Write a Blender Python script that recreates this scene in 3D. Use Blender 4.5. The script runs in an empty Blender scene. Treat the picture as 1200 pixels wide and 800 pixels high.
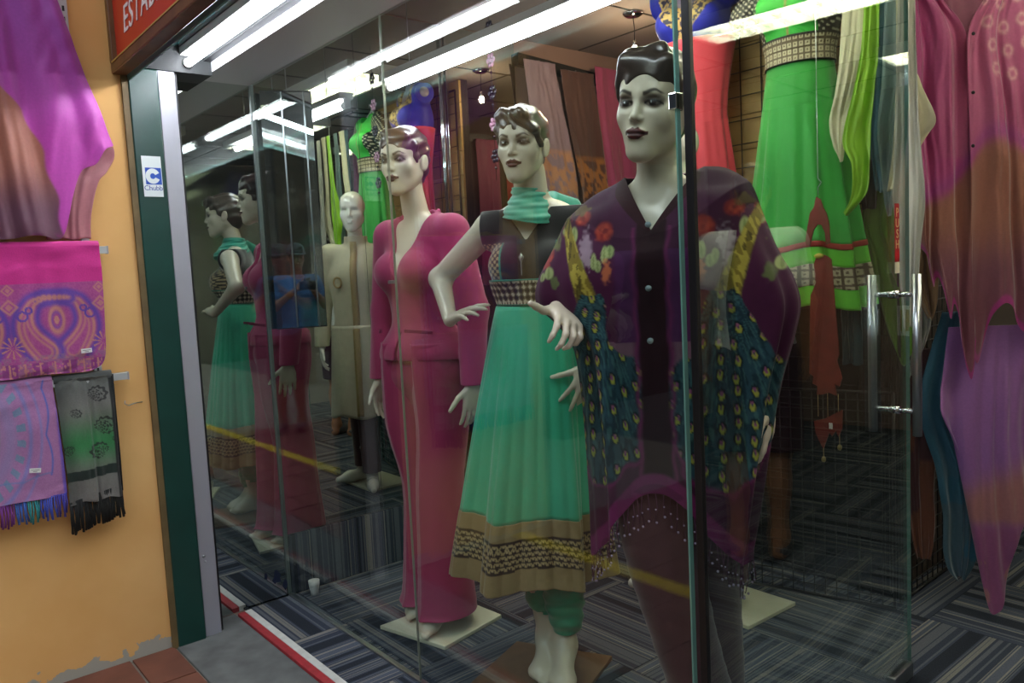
import bpy, bmesh, math, random
import numpy as np
from mathutils import Matrix, Vector
random.seed(7); rng = np.random.default_rng(7)
S = bpy.context.scene; COL = S.collection
# ---------------------------------------------------------------- camera
cam = bpy.data.cameras.new('camera'); camo = bpy.data.objects.new('camera', cam); COL.objects.link(camo)
yaw, pitch, roll = math.radians(140.5), math.radians(-5.1), math.radians(-2.86)
F = Vector((math.cos(yaw)*math.cos(pitch), math.sin(yaw)*math.cos(pitch), math.sin(pitch)))
R0 = Vector((math.sin(yaw), -math.cos(yaw), 0)); U0 = R0.cross(F)
R = R0*math.cos(roll)+U0*math.sin(roll); U = U0*math.cos(roll)-R0*math.sin(roll)
camo.matrix_world = Matrix(((R.x,U.x,-F.x,0),(R.y,U.y,-F.y,0),(R.z,U.z,-F.z,1.3),(0,0,0,1)))
cam.sensor_width = 36; cam.lens = 929/1200*36; cam.clip_start = 0.01
S.camera = camo
# ---------------------------------------------------------------- world + exposure
w = bpy.data.worlds.new('world'); S.world = w; w.use_nodes = True
nt = w.node_tree; bg = nt.nodes['Background']; bg.inputs[0].default_value = (0.86,0.93,1.0,1); bg.inputs[1].default_value = 0.95
S.view_settings.view_transform = 'Standard'; S.view_settings.look = 'None'
S.view_settings.exposure = 0.92; S.view_settings.gamma = 1; S.view_settings.use_curve_mapping = False
TUBE_POWER = 26.0
# ---------------------------------------------------------------- helpers
def lin(c):
    if isinstance(c, str): c = [int(c[i:i+2],16) for i in (0,2,4)]
    return tuple((v/255/12.92 if v/255<=.04045 else ((v/255+.055)/1.055)**2.4) for v in c)
def linA(c): return np.array(lin(c))
MATS = {}
def mat(name, col='808080', rough=.6, metal=0, noise=None, bump=None, weave=None, sheen=0, coat=0, paint=False, spec=.5, emit=None, fn=None):
    if name in MATS: return MATS[name]
    m = bpy.data.materials.new(name); m.use_nodes = True; MATS[name] = m
    n = m.node_tree.nodes; l = m.node_tree.links; b = n['Principled BSDF']
    c = lin(col)
    b.inputs['Base Color'].default_value = (*c,1); b.inputs['Roughness'].default_value = rough
    b.inputs['Metallic'].default_value = metal; b.inputs['Specular IOR Level'].default_value = spec
    if sheen: b.inputs['Sheen Weight'].default_value = sheen
    if coat: b.inputs['Coat Weight'].default_value = coat; b.inputs['Coat Roughness'].default_value = .1
    tc = n.new('ShaderNodeTexCoord'); src = None
    if paint:
        a = n.new('ShaderNodeAttribute'); a.attribute_name = 'paint'; src = a.outputs['Color']
    if noise:
        tx = n.new('ShaderNodeTexNoise'); tx.inputs['Scale'].default_value = noise[0]; tx.inputs['Detail'].default_value = 5
        l.new(tc.outputs['Object'], tx.inputs['Vector'])
        mr = n.new('ShaderNodeMapRange'); mr.inputs['From Min'].default_value=.3; mr.inputs['From Max'].default_value=.7
        mr.inputs['To Min'].default_value = 1-noise[1]; mr.inputs['To Max'].default_value = 1+noise[1]
        l.new(tx.outputs['Fac'], mr.inputs['Value'])
        mx = n.new('ShaderNodeMix'); mx.data_type='RGBA'; mx.blend_type='MULTIPLY'; mx.inputs['Factor'].default_value = 1
        if src: l.new(src, mx.inputs['A'])
        else: mx.inputs['A'].default_value = (*c,1)
        cb = n.new('ShaderNodeCombineColor')
        for k in range(3): l.new(mr.outputs['Result'], cb.inputs[k])
        l.new(cb.outputs[0], mx.inputs['B']); src = mx.outputs['Result']
    if src: l.new(src, b.inputs['Base Color'])
    if bump or weave:
        bp = n.new('ShaderNodeBump'); bp.inputs['Distance'].default_value = .002
        if weave:
            w1 = n.new('ShaderNodeTexNoise'); mp = n.new('ShaderNodeMapping'); mp.inputs['Scale'].default_value = (weave[0],weave[0],weave[0]*.15)
            l.new(tc.outputs['Object'], mp.inputs['Vector']); l.new(mp.outputs[0], w1.inputs['Vector']); w1.inputs['Scale'].default_value = 1; w1.inputs['Detail'].default_value=3
            l.new(w1.outputs['Fac'], bp.inputs['Height']); bp.inputs['Strength'].default_value = weave[1]
        else:
            t2 = n.new('ShaderNodeTexNoise'); t2.inputs['Scale'].default_value = bump[0]; t2.inputs['Detail'].default_value = 6
            l.new(tc.outputs['Object'], t2.inputs['Vector']); l.new(t2.outputs['Fac'], bp.inputs['Height']); bp.inputs['Strength'].default_value = bump[1]
        l.new(bp.outputs['Normal'], b.inputs['Normal'])
    if emit:
        b.inputs['Emission Color'].default_value = (*lin(emit[0]),1); b.inputs['Emission Strength'].default_value = emit[1]
    if fn: fn(m, n, l, b, tc)
    return m
def glass(name, tint=(.90,.95,.93), boost=1.0, ior=1.5):
    if name in MATS: return MATS[name]
    m = bpy.data.materials.new(name); m.use_nodes = True; MATS[name] = m
    n = m.node_tree.nodes; l = m.node_tree.links; n.remove(n['Principled BSDF'])
    t = n.new('ShaderNodeBsdfTransparent'); t.inputs[0].default_value = (*tint,1)
    g = n.new('ShaderNodeBsdfGlossy'); g.inputs['Roughness'].default_value = 0.0; g.inputs[0].default_value=(.95,1,.98,1)
    fr = n.new('ShaderNodeLayerWeight'); fr.inputs['Blend'].default_value = .5
    pw = n.new('ShaderNodeMath'); pw.operation='POWER'; pw.inputs[1].default_value = 5; l.new(fr.outputs['Facing'], pw.inputs[0])
    mu = n.new('ShaderNodeMath'); mu.operation='MULTIPLY_ADD'; mu.inputs[1].default_value = .96*boost; mu.inputs[2].default_value = .04*boost; mu.use_clamp=True
    mx = n.new('ShaderNodeMixShader'); l.new(pw.outputs[0], mu.inputs[0]); l.new(mu.outputs[0], mx.inputs[0])
    l.new(t.outputs[0], mx.inputs[1]); l.new(g.outputs[0], mx.inputs[2]); l.new(mx.outputs[0], n['Material Output'].inputs[0])
    return m
class MB:
    """collects vertices and faces of one mesh"""
    def __init__(s): s.v=[]; s.f=[]
    def add(s, v, f):
        o=len(s.v); s.v += [tuple(map(float,p)) for p in v]; s.f += [tuple(o+i for i in q) for q in f]; return s
    def box(s, x0,x1,y0,y1,z0,z1):
        return s.add([(x0,y0,z0),(x1,y0,z0),(x1,y1,z0),(x0,y1,z0),(x0,y0,z1),(x1,y0,z1),(x1,y1,z1),(x0,y1,z1)],
                     [(3,2,1,0),(4,5,6,7),(0,1,5,4),(1,2,6,5),(2,3,7,6),(3,0,4,7)])
    def tube(s, pts, r, n=8, caps=True):
        pts=[np.array(p,float) for p in pts]; rs = r if hasattr(r,'__len__') else [r]*len(pts)
        rings=[]; up=np.array([0.,0.,1.])
        for i,p in enumerate(pts):
            d = pts[min(i+1,len(pts)-1)]-pts[max(i-1,0)]; d=d/(np.linalg.norm(d)+1e-9)
            a = np.cross(d, up)
            if np.linalg.norm(a)<.05: a=np.cross(d,np.array([1.,0,0]))
            a/=np.linalg.norm(a); b=np.cross(d,a)
            if i and a@pa<0 and abs(a@pa)>.5: a=-a; b=-b
            pa=a
            rings.append([p+rs[i]*(math.cos(t)*a+math.sin(t)*b) for t in np.arange(n)*2*math.pi/n])
        v=[q for r_ in rings for q in r_]; f=[]
        for i in range(len(pts)-1):
            for k in range(n): f.append((i*n+k, i*n+(k+1)%n, (i+1)*n+(k+1)%n, (i+1)*n+k))
        if caps: f.append(tuple(range(n))[::-1]); f.append(tuple((len(pts)-1)*n+k for k in range(n)))
        return s.add(v,f)
    def loft(s, rings, closed=True, cap0=False, cap1=False):
        n=len(rings[0]); v=[q for r_ in rings for q in r_]; f=[]
        for i in range(len(rings)-1):
            for k in range(n if closed else n-1): f.append((i*n+k, i*n+(k+1)%n, (i+1)*n+(k+1)%n, (i+1)*n+k))
        if cap0: f.append(tuple(range(n))[::-1])
        if cap1: f.append(tuple((len(rings)-1)*n+k for k in range(n)))
        return s.add(v,f)
    def sphere(s, c, r, nu=12, nv=8, scale=(1,1,1)):
        rings=[]
        for j in range(nv+1):
            t=math.pi*j/nv
            rings.append([(c[0]+r*scale[0]*math.sin(t)*math.cos(u), c[1]+r*scale[1]*math.sin(t)*math.sin(u), c[2]+r*scale[2]*math.cos(t)) for u in np.arange(nu)*2*math.pi/nu])
        return s.loft(rings)
    def build(s, name, m, parent=None, smooth=True, bevel=0, solid=0, subd=0):
        me=bpy.data.meshes.new(name); me.from_pydata(s.v,[],s.f); me.validate(); me.update()
        return obj(name, me, m, parent, smooth, bevel, solid, subd)
def obj(name, me, m, parent=None, smooth=True, bevel=0, solid=0, subd=0):
    o=bpy.data.objects.new(name, me); COL.objects.link(o)
    if m is not None: me.materials.append(m)
    if smooth: me.polygons.foreach_set('use_smooth', [True]*len(me.polygons))
    if parent: o.parent=parent
    if solid: k=o.modifiers.new('solid','SOLIDIFY'); k.thickness=solid; k.offset=0
    if bevel:
        k=o.modifiers.new('bevel','BEVEL'); k.width=bevel; k.segments=2; k.limit_method='ANGLE'; k.harden_normals=False
    if subd: k=o.modifiers.new('sub','SUBSURF'); k.levels=subd; k.render_levels=subd
    return o
def npmesh(name, V, Fq, paint=None):
    me=bpy.data.meshes.new(name); V=np.asarray(V,np.float32); Fq=np.asarray(Fq,np.int32)
    me.vertices.add(len(V)); me.vertices.foreach_set('co', V.ravel())
    k=Fq.shape[1]; me.loops.add(Fq.size); me.loops.foreach_set('vertex_index', Fq.ravel())
    me.polygons.add(len(Fq)); me.polygons.foreach_set('loop_start', np.arange(0,Fq.size,k,dtype=np.int32)); me.polygons.foreach_set('loop_total', np.full(len(Fq),k,np.int32))
    me.update(calc_edges=True); me.validate()
    if paint is not None:
        a=me.color_attributes.new('paint','FLOAT_COLOR','POINT'); c=np.ones((len(V),4),np.float32); c[:,:3]=paint; a.data.foreach_set('color', c.ravel())
    return me
def tag(o, label=None, cat=None, group=None, kind=None):
    if label: o['label']=label
    if cat: o['category']=cat
    if group: o['group']=group
    if kind: o['kind']=kind
    return o
def thing(name, label, cat, loc=(0,0,0), rz=0, group=None):
    o=bpy.data.objects.new(name,None); o.empty_display_size=.05; COL.objects.link(o); o.location=loc; o.rotation_euler=(0,0,math.radians(rz))
    return tag(o,label,cat,group)
def struct(o, label=None, cat=None): return tag(o,label,cat,None,'structure')
def box(name, m, x0,x1,y0,y1,z0,z1, parent=None, bevel=0):
    return MB().box(x0,x1,y0,y1,z0,z1).build(name,m,parent,False,bevel)
def interp(rows, n):
    """resample rows of control values smoothly"""
    rows=np.array(rows,float); t=np.linspace(0,len(rows)-1,n); i=np.clip(t.astype(int),0,len(rows)-2); u=(t-i)[:,None]
    g=lambda k: rows[np.clip(k,0,len(rows)-1)]
    p0,p1,p2,p3=g(i-1),g(i),g(i+1),g(i+2)
    return .5*((2*p1)+(-p0+p2)*u+(2*p0-5*p1+4*p2-p3)*u*u+(-p0+3*p1-3*p2+p3)*u**3)
def grid_faces(nr,nc,closed=False):
    i,j=np.meshgrid(np.arange(nr-1),np.arange(nc if closed else nc-1),indexing='ij'); i=i.ravel(); j=j.ravel(); k=(j+1)%nc
    return np.stack([i*nc+j,i*nc+k,(i+1)*nc+k,(i+1)*nc+j],1)
def smooth01(x,a,b): t=np.clip((x-a)/(b-a),0,1); return t*t*(3-2*t)
def vnoise(x,y,seed=0):
    """cheap value noise for arrays"""
    xi=np.floor(x).astype(int); yi=np.floor(y).astype(int); fx=x-xi; fy=y-yi; fx=fx*fx*(3-2*fx); fy=fy*fy*(3-2*fy)
    def h(a,b): v=np.sin(a*127.1+b*311.7+seed*74.7)*43758.5453; return v-np.floor(v)
    return (h(xi,yi)*(1-fx)+h(xi+1,yi)*fx)*(1-fy)+(h(xi,yi+1)*(1-fx)+h(xi+1,yi+1)*fx)*fy
def cloth(name, rows, m, parent, folds=4, amp=.02, seed=0, nr=70, nc=60, paint=None, y0=0, top_flat=True, wob=.008, solid=.0016, drift=.4, hem=None):
    """hanging cloth: rows of (z, left, right) in the local x-z plane with real folds in y"""
    C=interp(rows,nr); v=np.linspace(0,1,nr)[:,None]; u=np.linspace(0,1,nc)[None,:]
    Z=np.repeat(C[:,:1],nc,1); X=C[:,1:2]+(C[:,2:3]-C[:,1:2])*u
    ph=seed*1.7
    A=amp*(np.clip(v*2.2,.25,1) if top_flat else 1)
    q=u+.05*np.sin(u*7+ph)+.03*np.sin(u*13+2*ph); f=np.sin(q*folds*2*math.pi+ph+drift*np.sin(v*2+ph))
    f2=np.sin(q*folds*4.3*math.pi+ph*2+.4*v); f3=vnoise(u*folds*2.2+0*v,v*3.2+0*u,seed+3)-.5
    Y=y0-A*(.5+.5*f*(.55+.45*np.cos(2*v+ph)))-A*.22*f2-A*.9*f3 + wob*(vnoise(u*5+v*2,v*6-u*1.5,seed)-.5)*1.6+wob*.5*(vnoise(u*14+v*5,v*13,seed+1)-.5)
    Z=Z+.25*A*np.sin(u*folds*2*math.pi+ph+1.)*smooth01(v,.75,1.)
    if hem is not None:
        hu=interp(hem,200) if len(hem)>2 else np.array(hem,float); Z=Z+np.interp(u[0],hu[:,0],hu[:,1])[None,:]*smooth01(v,.25,1.)
    V=np.stack([X,Y+0*X,Z],-1).reshape(-1,3)
    P=None
    if paint is not None: P=paint(np.repeat(u,nr,0).ravel(), np.repeat(v,nc,1).ravel(), X.ravel(), Z.ravel())
    return obj(name, npmesh(name,V,grid_faces(nr,nc),P), m, parent, True, solid=solid)
# ---------------------------------------------------------------- signed-distance modelling
def rotm(rx=0,ry=0,rz=0): return np.array((Matrix.Rotation(math.radians(rz),3,'Z')@Matrix.Rotation(math.radians(ry),3,'Y')@Matrix.Rotation(math.radians(rx),3,'X')))
def cap(a,b,ra,rb=None,k=.02,op='+'): return ('c',np.array(a,float),np.array(b,float),ra,ra if rb is None else rb,k,op)
def ell(c,r,k=.02,op='+',rot=None): return ('e',np.array(c,float),np.array(r,float),rot,None,k,op)
def prim_d(p,X,Y,Z):
    if p[0]=='c':
        a,b,ra,rb=p[1:5]; ba=b-a; L=ba@ba+1e-12
        px,py,pz=X-a[0],Y-a[1],Z-a[2]; t=np.clip((px*ba[0]+py*ba[1]+pz*ba[2])/L,0,1)
        return np.sqrt((px-t*ba[0])**2+(py-t*ba[1])**2+(pz-t*ba[2])**2)-(ra+t*(rb-ra))
    c,r,rot=p[1:4]; px,py,pz=X-c[0],Y-c[1],Z-c[2]
    if rot is not None:
        q=rot.T; px,py,pz=(q[0,0]*px+q[0,1]*py+q[0,2]*pz, q[1,0]*px+q[1,1]*py+q[1,2]*pz, q[2,0]*px+q[2,1]*py+q[2,2]*pz)
    k0=np.sqrt((px/r[0])**2+(py/r[1])**2+(pz/r[2])**2); k1=np.sqrt((px/r[0]**2)**2+(py/r[1]**2)**2+(pz/r[2]**2)**2)+1e-9
    return k0*(k0-1)/k1
def prim_box(p):
    if p[0]=='c': r=max(p[3],p[4]); return np.minimum(p[1],p[2])-r, np.maximum(p[1],p[2])+r
    r=p[2] if p[3] is None else np.full(3,p[2].max()); return p[1]-r,p[1]+r
def inflate(prims,t):
    out=[]
    for p in prims:
        if p[0]=='c': out.append(('c',p[1],p[2],p[3]+t,p[4]+t,p[5],p[6]))
        else: out.append(('e',p[1],p[2]+t,p[3],None,p[5],p[6]))
    return out
def sdf_mesh(prims, h, post=None, lo=None, hi=None):
    B=[prim_box(p) for p in prims if p[6]=='+']
    l0=np.min([b[0] for b in B],0)-3*h; h0=np.max([b[1] for b in B],0)+3*h
    lo=l0 if lo is None else np.maximum(l0,lo); hi=h0 if hi is None else np.minimum(h0,hi)
    n=np.ceil((hi-lo)/h).astype(int)+1; ax=[(lo[i]+h*np.arange(n[i])).astype(np.float32) for i in range(3)]
    BIG=.08; D=np.full(n,BIG,np.float32)
    for p in prims:
        b0,b1=prim_box(p); mg=p[5]+.03
        i0=np.clip(np.floor((b0-mg-lo)/h).astype(int),0,n); i1=np.clip(np.ceil((b1+mg-lo)/h).astype(int)+1,0,n)
        if (i1<=i0).any(): continue
        s=tuple(slice(a,b) for a,b in zip(i0,i1))
        d=prim_d(p,ax[0][s[0]][:,None,None],ax[1][s[1]][None,:,None],ax[2][s[2]][None,None,:]).astype(np.float32); k=p[5]; c=D[s]
        if p[6]=='+':
            t=np.clip(.5+.5*(c-d)/k,0,1); D[s]=c*(1-t)+d*t-k*t*(1-t)
        else:
            t=np.clip(.5-.5*(c+d)/k,0,1); D[s]=c*(1-t)-d*t+k*t*(1-t)
    if post is not None: D=post(ax[0][:,None,None],ax[1][None,:,None],ax[2][None,None,:],D)
    # closed border
    for a in range(3):
        sl=[slice(None)]*3; sl[a]=0; D[tuple(sl)]=np.maximum(D[tuple(sl)],1e-4); sl[a]=-1; D[tuple(sl)]=np.maximum(D[tuple(sl)],1e-4)
    return nets(D,lo,h)
def nets(D,lo,h):
    I=D<0; n=np.array(D.shape)
    cnt=np.zeros(n-1,np.int8)
    for dx in (0,1):
        for dy in (0,1):
            for dz in (0,1): cnt+=I[dx:n[0]-1+dx,dy:n[1]-1+dy,dz:n[2]-1+dz]
    act=np.argwhere((cnt>0)&(cnt<8)); idx=np.full(n-1,-1,np.int32); idx[tuple(act.T)]=np.arange(len(act))
    cor=[(a,b,c) for a in (0,1) for b in (0,1) for c in (0,1)]
    val={c:D[act[:,0]+c[0],act[:,1]+c[1],act[:,2]+c[2]] for c in cor}
    P=np.zeros((len(act),3)); W=np.zeros(len(act))
    for c in cor:
        for a in range(3):
            if c[a]==0:
                e=list(c); e[a]=1; e=tuple(e); v0,v1=val[c],val[e]; m=(v0<0)!=(v1<0)
                t=np.where(m,v0/np.where(m,v0-v1,1),0)
                q=np.zeros((len(act),3)); q[:]=c; q[:,a]=t
                P+=q*m[:,None]; W+=m
    V=lo+h*(act+P/W[:,None]); faces=[]
    for a in range(3):
        b,c=(a+1)%3,(a+2)%3
        s0=[slice(None)]*3; s1=[slice(None)]*3; s0[a]=slice(0,-1); s1[a]=slice(1,None)
        A,Bv=I[tuple(s0)],I[tuple(s1)]; E=np.argwhere(A!=Bv)
        E=E[(E[:,b]>0)&(E[:,c]>0)&(E[:,b]<n[b]-1)&(E[:,c]<n[c]-1)]
        ins=A[tuple(E.T)]
        def cell(db,dc): q=E.copy(); q[:,b]-=db; q[:,c]-=dc; return idx[tuple(q.T)]
        quad=np.stack([cell(1,1),cell(0,1),cell(0,0),cell(1,0)],1)
        quad[~ins]=quad[~ins][:,::-1]; faces.append(quad)
    return V,np.concatenate(faces)
def sdf_obj(name, prims, h, m, parent, post=None, paint=None, relax=1, lo=None, hi=None):
    V,Fq=sdf_mesh(prims,h,post,lo,hi)
    for _ in range(relax):      # light smoothing of the voxel steps
        acc=np.zeros_like(V); c=np.zeros(len(V))
        for a,b in ((0,1),(1,2),(2,3),(3,0)):
            np.add.at(acc,Fq[:,a],V[Fq[:,b]]); np.add.at(acc,Fq[:,b],V[Fq[:,a]]); np.add.at(c,Fq[:,a],1); np.add.at(c,Fq[:,b],1)
        V=V*.5+.5*acc/np.maximum(c,1)[:,None]
    P=paint(V) if paint is not None else None
    return obj(name, npmesh(name,V,Fq,P), m, parent)
# ================================================================ the setting
def text_mesh(body, size, shear=0, extrude=.0006, align='LEFT', space=1.0):
    cu=bpy.data.curves.new('t','FONT'); cu.body=body; cu.size=size; cu.shear=shear; cu.extrude=extrude; cu.align_x=align; cu.space_character=space; cu.resolution_u=3
    o=bpy.data.objects.new('t',cu); COL.objects.link(o); bpy.context.view_layer.update()
    me=bpy.data.meshes.new_from_object(o.evaluated_get(bpy.context.evaluated_depsgraph_get()))
    bpy.data.objects.remove(o); bpy.data.curves.remove(cu); return me
def carpet_nodes(m,n,l,b,tc):
    sp=n.new('ShaderNodeSeparateXYZ'); l.new(tc.outputs['Object'],sp.inputs[0])
    oi=n.new('ShaderNodeObjectInfo'); ma=n.new('ShaderNodeMath'); ma.operation='MULTIPLY_ADD'; ma.inputs[1].default_value=14
    mb=n.new('ShaderNodeMath'); mb.operation='MULTIPLY'; mb.inputs[1].default_value=60; l.new(oi.outputs['Random'],mb.inputs[0]); l.new(mb.outputs[0],ma.inputs[2])
    l.new(sp.outputs['Y'],ma.inputs[0])
    no=n.new('ShaderNodeTexNoise'); no.noise_dimensions='1D'; no.inputs['Scale'].default_value=1; no.inputs['Detail'].default_value=1.5
    l.new(ma.outputs[0],no.inputs['W'])
    cr=n.new('ShaderNodeValToRGB'); cr.color_ramp.interpolation='CONSTANT'; e=cr.color_ramp.elements
    stops=[(0,'2c3038'),(.40,'424856'),(.46,'5b5f66'),(.50,'3a404d'),(.545,'75736f'),(.575,'4b515e'),(.63,'827f79'),(.68,'555b68')]
    e[0].position,e[0].color=0,(*lin(stops[0][1]),1); e[1].position,e[1].color=stops[1][0],(*lin(stops[1][1]),1)
    for p,c in stops[2:]: q=e.new(p); q.color=(*lin(c),1)
    l.new(no.outputs['Fac'],cr.inputs[0])
    nz=n.new('ShaderNodeTexNoise'); nz.inputs['Scale'].default_value=220; l.new(tc.outputs['Object'],nz.inputs['Vector'])
    mx=n.new('ShaderNodeMix'); mx.data_type='RGBA'; mx.blend_type='MULTIPLY'; mx.inputs['Factor'].default_value=.55
    l.new(cr.outputs[0],mx.inputs['A']); l.new(nz.outputs['Fac'],mx.inputs['B'])
    ad=n.new('ShaderNodeMix'); ad.data_type='RGBA'; ad.blend_type='MULTIPLY'; ad.inputs['Factor'].default_value=1; ad.inputs['B'].default_value=(1.25,1.25,1.25,1)
    l.new(mx.outputs['Result'],ad.inputs['A']); l.new(ad.outputs['Result'],b.inputs['Base Color'])
    bp=n.new('ShaderNodeBump'); bp.inputs['Strength'].default_value=.5; bp.inputs['Distance'].default_value=.002; l.new(nz.outputs['Fac'],bp.inputs['Height']); l.new(bp.outputs[0],b.inputs['Normal'])
M_carpet=mat('carpet tile stripes','50545c',.95,spec=.1,fn=carpet_nodes)
M_steel=mat('brushed steel','b4b8bc',.28,1,bump=(60,.05)); M_chrome=mat('chrome','d0d4d6',.08,1)
M_black=mat('black metal','0d0d0f',.4); M_alu=mat('aluminium profile','a9a9b2',.42,.35,noise=(4,.05))
M_conc=mat('grey cement','616362',.9,noise=(9,.28),bump=(45,.4)); M_white=mat('white enamel','e6e6e2',.4)
M_glass=glass('front glass',(.92,.955,.94),1.0); M_door=glass('door glass',(.90,.945,.925),1.65)
def mirror_nodes(m,n,l,b,tc):
    b.inputs['Base Color'].default_value=(.56,.60,.58,1)
M_mirror=mat('mirror','808080',.012,1,fn=mirror_nodes)
# carpeted floor: a slab and the loose-laid half-metre tiles on it
fl=struct(box('floor',mat('carpet underlay','2b2e34',.95),-3.12,1.7,1.10,6.1,-.06,-.006),'shop floor of striped carpet tiles','floor')
tile_cache={}
def tile(x0,x1,y0,y1,alongx):
    w_,d_=(x1-x0,y1-y0) if alongx else (y1-y0,x1-x0); key=(round(w_,3),round(d_,3))
    if key not in tile_cache:
        bm=MB().box(-w_/2+.0012,w_/2-.0012,-d_/2+.0012,d_/2-.0012,-.006,0); me=bpy.data.meshes.new('carpet_tile'); me.from_pydata(bm.v,[],bm.f); me.materials.append(M_carpet); tile_cache[key]=me
    o=bpy.data.objects.new('carpet_tile',tile_cache[key]); COL.objects.link(o); o.parent=fl; o.location=((x0+x1)/2,(y0+y1)/2,0); o.rotation_euler.z=0 if alongx else math.pi/2
for i in range(-1,9):
    for j in range(-1,9):
        x0,x1=max(-2.68+.5*i,-3.09),min(-2.68+.5*i+.5,1.6); y0,y1=max(1.32+.5*j,1.112),min(1.32+.5*j+.5,6)
        if x1-x0>.02: tile(x0,x1,y0,y1,(i+j)%2==0)
# pavement outside
M_terra=mat('terracotta tile','6c4031',.75,noise=(7,.22),bump=(60,.25))
pav=struct(box('pavement',mat('mortar','7b756c',.95,noise=(20,.2)),-7,9.5,-1.9,.788,-.10,-.012),'terracotta tiled walkway outside the shop','pavement')
tm=None
for i in range(14):
    for j in range(8):
        y1=.785-(0 if j==0 else .15+.26*(j-1)); y0=y1-(.15 if j==0 else .26); x0=-2.978+.26*i
        if (j==0 or j==1) and i==0: pass
        k=('p',j==0)
        if k not in tile_cache:
            b_=MB().box(-.125,.125,-(y1-y0)/2+.005,(y1-y0)/2-.005,-.014,-.004); tile_cache[k]=b_
            me=bpy.data.meshes.new('paving_tile'); me.from_pydata(b_.v,[],b_.f); me.materials.append(M_terra); tile_cache[k]=me
        o=bpy.data.objects.new('paving_tile',tile_cache[k]); COL.objects.link(o); o.parent=pav; o.location=(x0+.13,(y0+y1)/2,.001*((i*7+j*3)%3))
struct(box('threshold',M_conc,-3.1,3.2,.79,1.053,-.10,-.006,bevel=.004),'worn grey cement doorstep','doorstep')
struct(box('trim_1',mat('red edging','a02830',.6,noise=(40,.2)),-3.07,3.2,1.054,1.082,-.05,.002),'red strip along the doorstep','trim')
struct(box('trim_2',mat('white edging','c9c9c4',.5,noise=(30,.1)),-3.07,3.2,1.082,1.109,-.05,.004),'white metal carpet edging','trim')
struct(box('painted_line',mat('yellow road paint','e8c400',.6,noise=(30,.1)),-9,6,.10,.18,-.008,.0005),'yellow line painted along the walkway','line')
M_asph=mat('asphalt','4c4d50',.9,noise=(30,.2)); struct(box('street',M_asph,-14,14,-12,-1.9,-.3,-.14),'asphalt street in front of the arcade','street')
# yellow side wall
def wall_nodes(m,n,l,b,tc):
    sp=n.new('ShaderNodeSeparateXYZ'); l.new(tc.outputs['Object'],sp.inputs[0])
    no=n.new('ShaderNodeTexNoise'); no.inputs['Scale'].default_value=16; no.inputs['Detail'].default_value=6; l.new(tc.outputs['Object'],no.inputs['Vector'])
    # peeled paint near the foot: threshold on noise that is only reached close to the ground
    h=n.new('ShaderNodeMapRange'); h.inputs['From Min'].default_value=.0; h.inputs['From Max'].default_value=.085; h.inputs['To Min'].default_value=.33; h.inputs['To Max'].default_value=-.12
    l.new(sp.outputs['Z'],h.inputs['Value']); ad=n.new('ShaderNodeMath'); l.new(no.outputs['Fac'],ad.inputs[0]); l.new(h.outputs[0],ad.inputs[1])
    gt=n.new('ShaderNodeMath'); gt.operation='GREATER_THAN'; gt.inputs[1].default_value=.70; l.new(ad.outputs[0],gt.inputs[0])
    n2=n.new('ShaderNodeTexNoise'); n2.inputs['Scale'].default_value=2.6; n2.inputs['Detail'].default_value=7; l.new(tc.outputs['Object'],n2.inputs['Vector'])
    cr=n.new('ShaderNodeValToRGB'); cr.color_ramp.elements[0].color=(*lin('dba662'),1); cr.color_ramp.elements[1].color=(*lin('e9bb7a'),1); cr.color_ramp.elements[0].position=.3; cr.color_ramp.elements[1].position=.7
    l.new(n2.outputs['Fac'],cr.inputs[0])
    mx=n.new('ShaderNodeMix'); mx.data_type='RGBA'; l.new(gt.outputs[0],mx.inputs['Factor']); l.new(cr.outputs[0],mx.inputs['A']); mx.inputs['B'].default_value=(*lin('a6a296'),1); l.new(mx.outputs['Result'],b.inputs['Base Color'])
    bp=n.new('ShaderNodeBump'); bp.inputs['Strength'].default_value=.25; bp.inputs['Distance'].default_value=.004; su=n.new('ShaderNodeMath'); su.operation='SUBTRACT'; l.new(n2.outputs['Fac'],su.inputs[0]); l.new(gt.outputs[0],su.inputs[1]); l.new(su.outputs[0],bp.inputs['Height']); l.new(bp.outputs[0],b.inputs['Normal'])
struct(box('wall_left',mat('yellow render','d8a761',.85,fn=wall_nodes),-3.6,-2.975,-.07,.775,-.012,3.2),'rough yellow painted wall beside the shop window','wall')
M_green=mat('dark green gloss paint','123c34',.32,noise=(6,.2),bump=(25,.08))
struct(box('trim_3',mat('brown paint edge','6b5836',.6,noise=(12,.2)),-3.3,-2.962,.775,.795,-.01,2.05),'brown painted edge of the green door jamb','trim')
struct(box('trim_4',M_green,-3.3,-2.958,.795,.893,-.01,2.06,bevel=.004),'dark green painted jamb beside the yellow wall','jamb')
al=struct(box('trim_5',M_alu,-3.3,-2.968,.895,.955,-.008,2.07,bevel=.003),'silver aluminium upright beside the green jamb','upright')
sc=MB()
for z in (.30,.28): sc.sphere((-2.968,.912+.004*(z<.29),z),.006 if z>.29 else .004,8,6,(.5,1,1))
sc.build('screw',M_steel,al)
box('gasket',M_black,-3.1,-2.985,.955,.966,-.006,2.07,al)
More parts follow.
